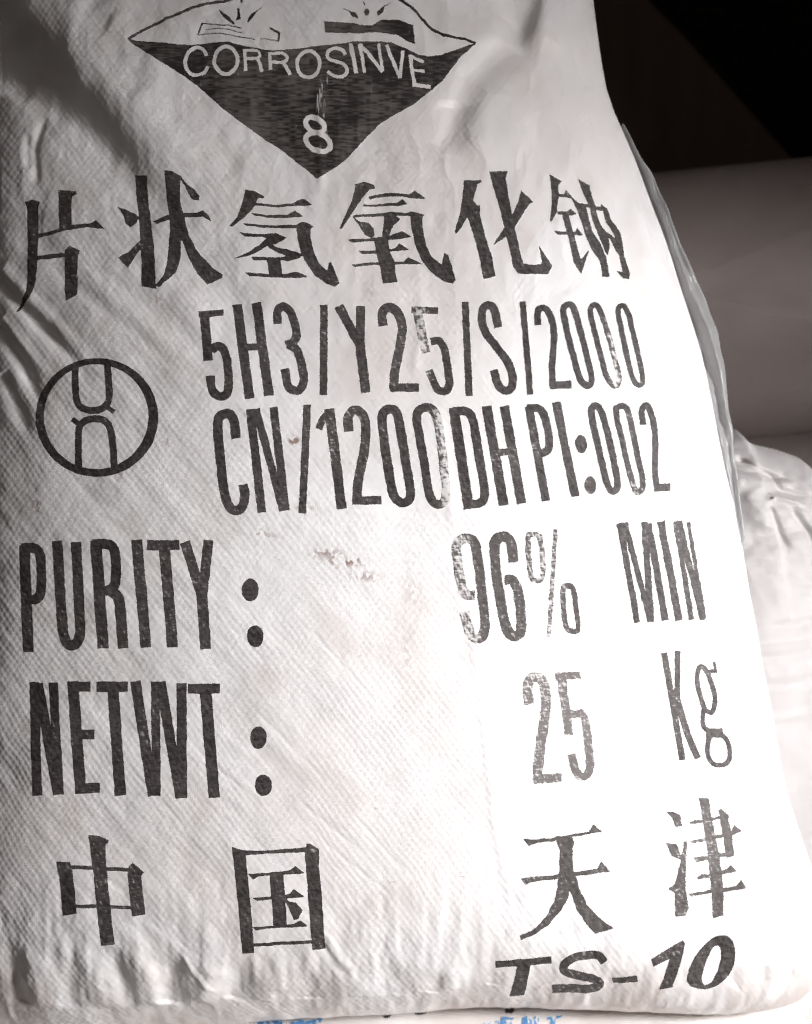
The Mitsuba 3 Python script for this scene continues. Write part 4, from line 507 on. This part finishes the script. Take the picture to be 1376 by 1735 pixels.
def pillow(outline, centre, depth, frame, folds_fn=None, rings=70, sides=220, power=2.6, sharp=2.2):
    """A filled sack: a closed outline (x, y in its frame) filled out to both sides of its plane."""
    o, ex, ey, ez = (np.array(a, float) for a in frame)
    pts = np.array(outline, float)
    line = shapely.LinearRing(pts).segmentize(0.004)
    ring = np.array(shapely.Polygon(line).buffer(0.02, quad_segs=12).buffer(-0.02).exterior.coords)[:-1]
    ring = ring if shapely.LinearRing(ring).is_ccw else ring[::-1]
    d = np.r_[0, np.cumsum(np.linalg.norm(np.diff(np.vstack([ring, ring[:1]]), axis=0), axis=1))]
    t = np.linspace(0, d[-1], sides, endpoint=False)
    rim = np.stack([np.interp(t, d, np.r_[ring[:, k], ring[0, k]]) for k in range(2)], -1)
    r = np.sin(np.linspace(0, math.pi / 2, rings))
    p = np.array(centre)[None, None] + (rim - centre)[None] * r[:, None, None]
    h = depth * (1 - np.repeat(r[:, None], sides, 1) ** power) ** (1 / sharp)
    top = h + (folds_fn(p[..., 0], p[..., 1]) * np.clip((1 - r[:, None]) * 8, 0, 1) if folds_fn else 0)
    V = []
    for z in (top, -h):
        V.append((o + p[..., :1] * ex + p[..., 1:] * ey + z[..., None] * ez).reshape(-1, 3))
    i, j = np.meshgrid(np.arange(rings - 1), np.arange(sides), indexing='ij')
    a, b = i * sides + j, i * sides + (j + 1) % sides
    q = np.vstack([np.c_[a.ravel(), (a + sides).ravel(), (b + sides).ravel()], np.c_[a.ravel(), (b + sides).ravel(), b.ravel()]])
    n = rings * sides
    uv = np.vstack([p.reshape(-1, 2)] * 2)
    return np.vstack(V), np.vstack([q, q[:, ::-1] + n]), uv


LOCAL = ((0, 0, 0), (1, 0, 0), (0, 1, 0), (0, 0, 1))


def soft(seed, big, small):
    return lambda x, y: big * vn(x, y, 8, seed) + small * vn(x, y, 30, seed + 1)


def rect(x0, y0, x1, y1, r=0.05):
    return np.array(shapely.box(x0 + r, y0 + r, x1 - r, y1 - r).buffer(r, quad_segs=10).exterior.coords)[:-1]


# the dim sack lying across the back, and the one it lies on
fr = ((0.0, -0.028, -0.34), (1, 0.10, 0), (-0.10, 1, 0), (0, 0, 1))
v, f, uv = pillow(rect(-0.22, 0.062, 0.66, 0.300, 0.06), (0.22, 0.18), 0.125, fr, soft(21, 0.010, 0.003), power=2.0, sharp=2.0)
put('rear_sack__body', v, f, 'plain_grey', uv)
labels['rear_sack'] = {'label': 'plain grey sack lying dimly lit behind the printed sack, right of it', 'category': 'sack'}
fr = ((0.0, 0.0, -0.40), (1, 0.0, 0), (0, 1, 0), (0, 0, 1))
v, f, uv = pillow(rect(-0.20, -0.22, 0.68, 0.085, 0.06), (0.24, -0.08), 0.13, fr, soft(31, 0.010, 0.003), power=2.2, sharp=2.0)
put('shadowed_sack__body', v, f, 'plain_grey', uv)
labels['shadowed_sack'] = {'label': 'brownish shadowed sack glimpsed between the dim rear sack and the crumpled one', 'category': 'sack'}


# the crumpled sack at the right edge, lit from below
def crumple(x, y):
    k = 1.18 * 0.36e-3
    def q(*pts):
        return [(688 + (a - 688) * 1.18, 867 + (b - 867) * 1.18) for a, b in pts]
    h = 0.006 * vn(x, y, 10, 41) + 0.0022 * vn(x, y, 34, 42)
    top = np.clip((y + 0.06) / 0.08, 0, 1)
    h += top * (0.016 * np.abs(vn(x * 1.0, y * 1.6, 30, 43)) + 0.004 * np.abs(vn(x, y * 1.3, 70, 44)))
    h += bump1(x, y, q((1245, 770), (1262, 786), (1305, 808), (1340, 812)), 6, -3.5)
    h += bump1(x, y, q((1280, 850), (1296, 842), (1325, 848), (1365, 860)), 6, 3.5)
    h += bump1(x, y, q((1302, 800), (1312, 830), (1340, 838), (1376, 842)), 5.5, -3.0)
    h += bump1(x, y, q((1284, 850), (1298, 890), (1316, 935)), 7, -3.2)
    h += bump1(x, y, q((1318, 855), (1350, 900), (1368, 945), (1380, 1000)), 5.5, -2.6)
    h += bump1(x, y, q((1330, 850), (1365, 900), (1385, 960)), 7, 2.0)
    h += bump1(x, y, q((1250, 830), (1270, 860), (1282, 900)), 14, 2.0)
    for yy, s in ((1052, -1.1), (1075, 0.9), (1100, -1.0), (1145, -0.8), (1200, 0.7)):
        h += bump1(x, y, q((1240, yy + 6), (1320, yy), (1400, yy - 16)), 9, s)
    return 1.35 * h


CRUMPLED = np.array([(0.2051, 0.0342), (0.2273, 0.0586), (0.2455, 0.0622), (0.2549, 0.0519), (0.2762, 0.0471), (0.2917, 0.0417), (0.3001, 0.0351), (0.3072, 0.0164), (0.325, -0.028), (0.3516, -0.1035), (0.365, -0.2367), (0.3561, -0.3787), (0.2717, -0.4098), (0.2184, -0.3787), (0.1962, -0.2367), (0.1918, -0.0591)])
v, f, uv = pillow(CRUMPLED, (CRUMPLED[:, 0].mean(), CRUMPLED[:, 1].mean() - 0.03), 0.075, ((0, 0, -0.175), (1, 0, 0), (0, 1, 0), (0, 0, 1)), crumple, 200, 420, 2.8, 2.0)
put('crumpled_sack__body', v, f, 'plain_dull', uv)
labels['crumpled_sack'] = {'label': 'white sack with a crumpled folded top at the lower right edge', 'category': 'sack'}

# the sack underneath: lying flat, its top just below the printed sack's foot
BASE = ((0, -0.330 * CS - 0.085 * CS, -0.330 * SN - 0.085 * SN), (1, 0, 0), (0, SN, -CS), (0, CS, SN))
def base_folds(x, y):
    return 0.004 * vn(x, y, 9, 51) + 0.0016 * vn(x, y, 30, 52) + 0.0012 * vn(x * 0.5, y * 2, 60, 53)


v, f, uv = pillow(rect(-0.52, -0.34, 0.50, 0.26, 0.07), (0.0, -0.03), 0.085, BASE, base_folds, 150, 300, 5.0, 2.4)
put('bottom_sack__body', v, f, 'plain_white', uv)
labels['bottom_sack'] = {'label': 'white sack lying flat with blue print, under the foot of the printed sack', 'category': 'sack'}
scene['blue_ink'] = cloth_bsdf(proc(lambda p, n, uv: mix((0.10, 0.27, 0.52), (0.66, 0.68, 0.70), smoothstep(0.55, 0.75, noise(uv.x * 700, uv.y * 500, 2.0)))), 0.5, plain_weave, 0.4)
scene['dark_ink'] = cloth_bsdf(rgb(0.04, 0.035, 0.035), 0.5, plain_weave, 0.4)


def base_top(x, y):
    c = np.array([0.0, -0.03])
    rim = np.array(shapely.LinearRing(rect(-0.52, -0.34, 0.50, 0.26, 0.07)).coords)
    # how far out from the centre, as a fraction of the way to the rim (rounded box)
    r = np.maximum(np.where(x > 0, x / 0.50, -x / 0.52), np.where(y > c[1], (y - c[1]) / 0.29, (c[1] - y) / 0.31))
    return 0.085 * (1 - np.clip(r, 0, 0.999) ** 5.0) ** (1 / 2.4) + base_folds(x, y) * np.clip((1 - r) * 8, 0, 1)


def lay(key, g, bsdf, label):
    v, f, uv = drape(g, base_top, 0.0015, 0.0006)
    o, ex, ey, ez = (np.array(a, float) for a in BASE)
    put(key, o + v[:, :1] * ex + v[:, 1:2] * ey + v[:, 2:] * ez, f, bsdf, uv, label=label)


BLUE = [[(np.float64(-0.1001), np.float64(-0.1307)), (np.float64(-0.084), np.float64(-0.1267)), (np.float64(-0.0825), np.float64(-0.1449)), (np.float64(-0.0987), np.float64(-0.1449))], [(np.float64(-0.0781), np.float64(-0.1311)), (np.float64(-0.0731), np.float64(-0.1285)), (np.float64(-0.067), np.float64(-0.1298)), (np.float64(-0.0611), np.float64(-0.1285)), (np.float64(-0.0569), np.float64(-0.1263)), (np.float64(-0.0566), np.float64(-0.1303)), (np.float64(-0.0628), np.float64(-0.1329)), (np.float64(-0.0707), np.float64(-0.1338)), (np.float64(-0.0771), np.float64(-0.1338))], [(np.float64(0.0648), np.float64(-0.1272)), (np.float64(0.0735), np.float64(-0.1285)), (np.float64(0.073), np.float64(-0.1298)), (np.float64(0.0679), np.float64(-0.1294)), (np.float64(0.0673), np.float64(-0.1311)), (np.float64(0.0717), np.float64(-0.1316)), (np.float64(0.0712), np.float64(-0.1329)), (np.float64(0.0669), np.float64(-0.1324)), (np.float64(0.0657), np.float64(-0.1385)), (np.float64(0.0625), np.float64(-0.1385))], [(np.float64(0.0791), np.float64(-0.1281)), (np.float64(0.082), np.float64(-0.1272)), (np.float64(0.086), np.float64(-0.1316)), (np.float64(0.0872), np.float64(-0.1272)), (np.float64(0.0903), np.float64(-0.1281)), (np.float64(0.0876), np.float64(-0.1407)), (np.float64(0.0845), np.float64(-0.1407)), (np.float64(0.0818), np.float64(-0.1351)), (np.float64(0.0801), np.float64(-0.1407)), (np.float64(0.077), np.float64(-0.1407))], [(np.float64(0.0951), np.float64(-0.1281)), (np.float64(0.1057), np.float64(-0.1263)), (np.float64(0.1059), np.float64(-0.1281)), (np.float64(0.1014), np.float64(-0.1289)), (np.float64(0.0987), np.float64(-0.1407)), (np.float64(0.0955), np.float64(-0.1407)), (np.float64(0.0981), np.float64(-0.1298)), (np.float64(0.0954), np.float64(-0.1298))], [(np.float64(0.0526), np.float64(-0.1316)), (np.float64(0.057), np.float64(-0.1311)), (np.float64(0.0568), np.float64(-0.1338)), (np.float64(0.0521), np.float64(-0.1338))], [(np.float64(0.062), np.float64(-0.1333)), (np.float64(0.0598), np.float64(-0.1311)), (np.float64(0.0614), np.float64(-0.1303)), (np.float64(0.0637), np.float64(-0.132))]]
DARK = [[(np.float64(-0.016), np.float64(-0.125)), (np.float64(-0.014), np.float64(-0.1237)), (np.float64(-0.0128), np.float64(-0.1259)), (np.float64(-0.0108), np.float64(-0.1237)), (np.float64(-0.0096), np.float64(-0.1254)), (np.float64(-0.0116), np.float64(-0.1276)), (np.float64(-0.014), np.float64(-0.1281)), (np.float64(-0.0152), np.float64(-0.1267))], [(np.float64(0.006), np.float64(-0.1237)), (np.float64(0.0113), np.float64(-0.1223)), (np.float64(0.0145), np.float64(-0.1228)), (np.float64(0.0136), np.float64(-0.125)), (np.float64(0.0096), np.float64(-0.1259)), (np.float64(0.0064), np.float64(-0.1254))], [(np.float64(0.0676), np.float64(-0.1219)), (np.float64(0.0693), np.float64(-0.1205)), (np.float64(0.0703), np.float64(-0.1223)), (np.float64(0.0717), np.float64(-0.1205)), (np.float64(0.074), np.float64(-0.1214)), (np.float64(0.0735), np.float64(-0.1237)), (np.float64(0.0714), np.float64(-0.125)), (np.float64(0.0698), np.float64(-0.1241)), (np.float64(0.0682), np.float64(-0.125))]]
labels['bottom_sack__blue_text'] = {'label': 'blue lettering cut off by the frame'}
for i, p in enumerate(BLUE):
    lay('bottom_sack__blue_text__letter' + ('_%03d' % i if i else ''), shapely.Polygon(p), 'blue_ink', None)
for i, p in enumerate(DARK):
    lay('bottom_sack__dark_mark' + ('_%03d' % i if i else ''), shapely.Polygon(p), 'dark_ink', None)


# ------------------------------------------------------------------ what stands behind: a board, the wall, the floor
def flat(key, pts, bsdf, **kw):
    scene[key] = mikit.ply((np.array(pts, float), np.array([[0, 1, 2], [0, 2, 3]])), bsdf, False)
    if kw:
        labels[key] = kw


scene['dark_wall_paint'] = {'type': 'twosided', 'bsdf': {'type': 'principled', 'base_color': proc(lambda p, n, uv: mix((0.012, 0.011, 0.011), (0.02, 0.017, 0.016), fbm(p.x * 5, p.y * 5, p.z * 5, 3))), 'roughness': 0.95, 'specular': 0.1}}
scene['dark_wood'] = {'type': 'twosided', 'bsdf': {'type': 'principled', 'base_color': proc(lambda p, n, uv: mix((0.12, 0.08, 0.064), (0.085, 0.06, 0.05), fbm(p.x * 60, p.y * 4, p.z * 4, 3))), 'roughness': 0.8, 'specular': 0.2}}
scene['concrete'] = {'type': 'twosided', 'bsdf': {'type': 'principled', 'base_color': proc(lambda p, n, uv: mix((0.16, 0.145, 0.13), (0.24, 0.22, 0.20), fbm(p.x * 6, p.y * 6, p.z * 6, 4))), 'roughness': 0.9}}
flat('floor', [(-3, -3, 0), (3, -3, 0), (3, 1.0, 0), (-3, 1.0, 0)], 'concrete', kind='structure')
flat('wall', [(-3, 1.0, 0), (3, 1.0, 0), (3, 1.0, 3), (-3, 1.0, 3)], 'dark_wall_paint', kind='structure')
board = trimesh.creation.extrude_polygon(shapely.Polygon([(-0.25, 0.62), (0.27, 0.62), (0.3285, 0.5616), (0.62, 0.23), (0.74, -0.07), (-0.25, -0.07)]), 0.018, engine='earcut')
bv = np.array(board.vertices)
bv[:, 2] -= 0.72
put('leaning_board', bv, board.faces, 'dark_wood', label='dark brown board with a slanting edge leaning on the black wall, upper right', category='board', smooth=False)
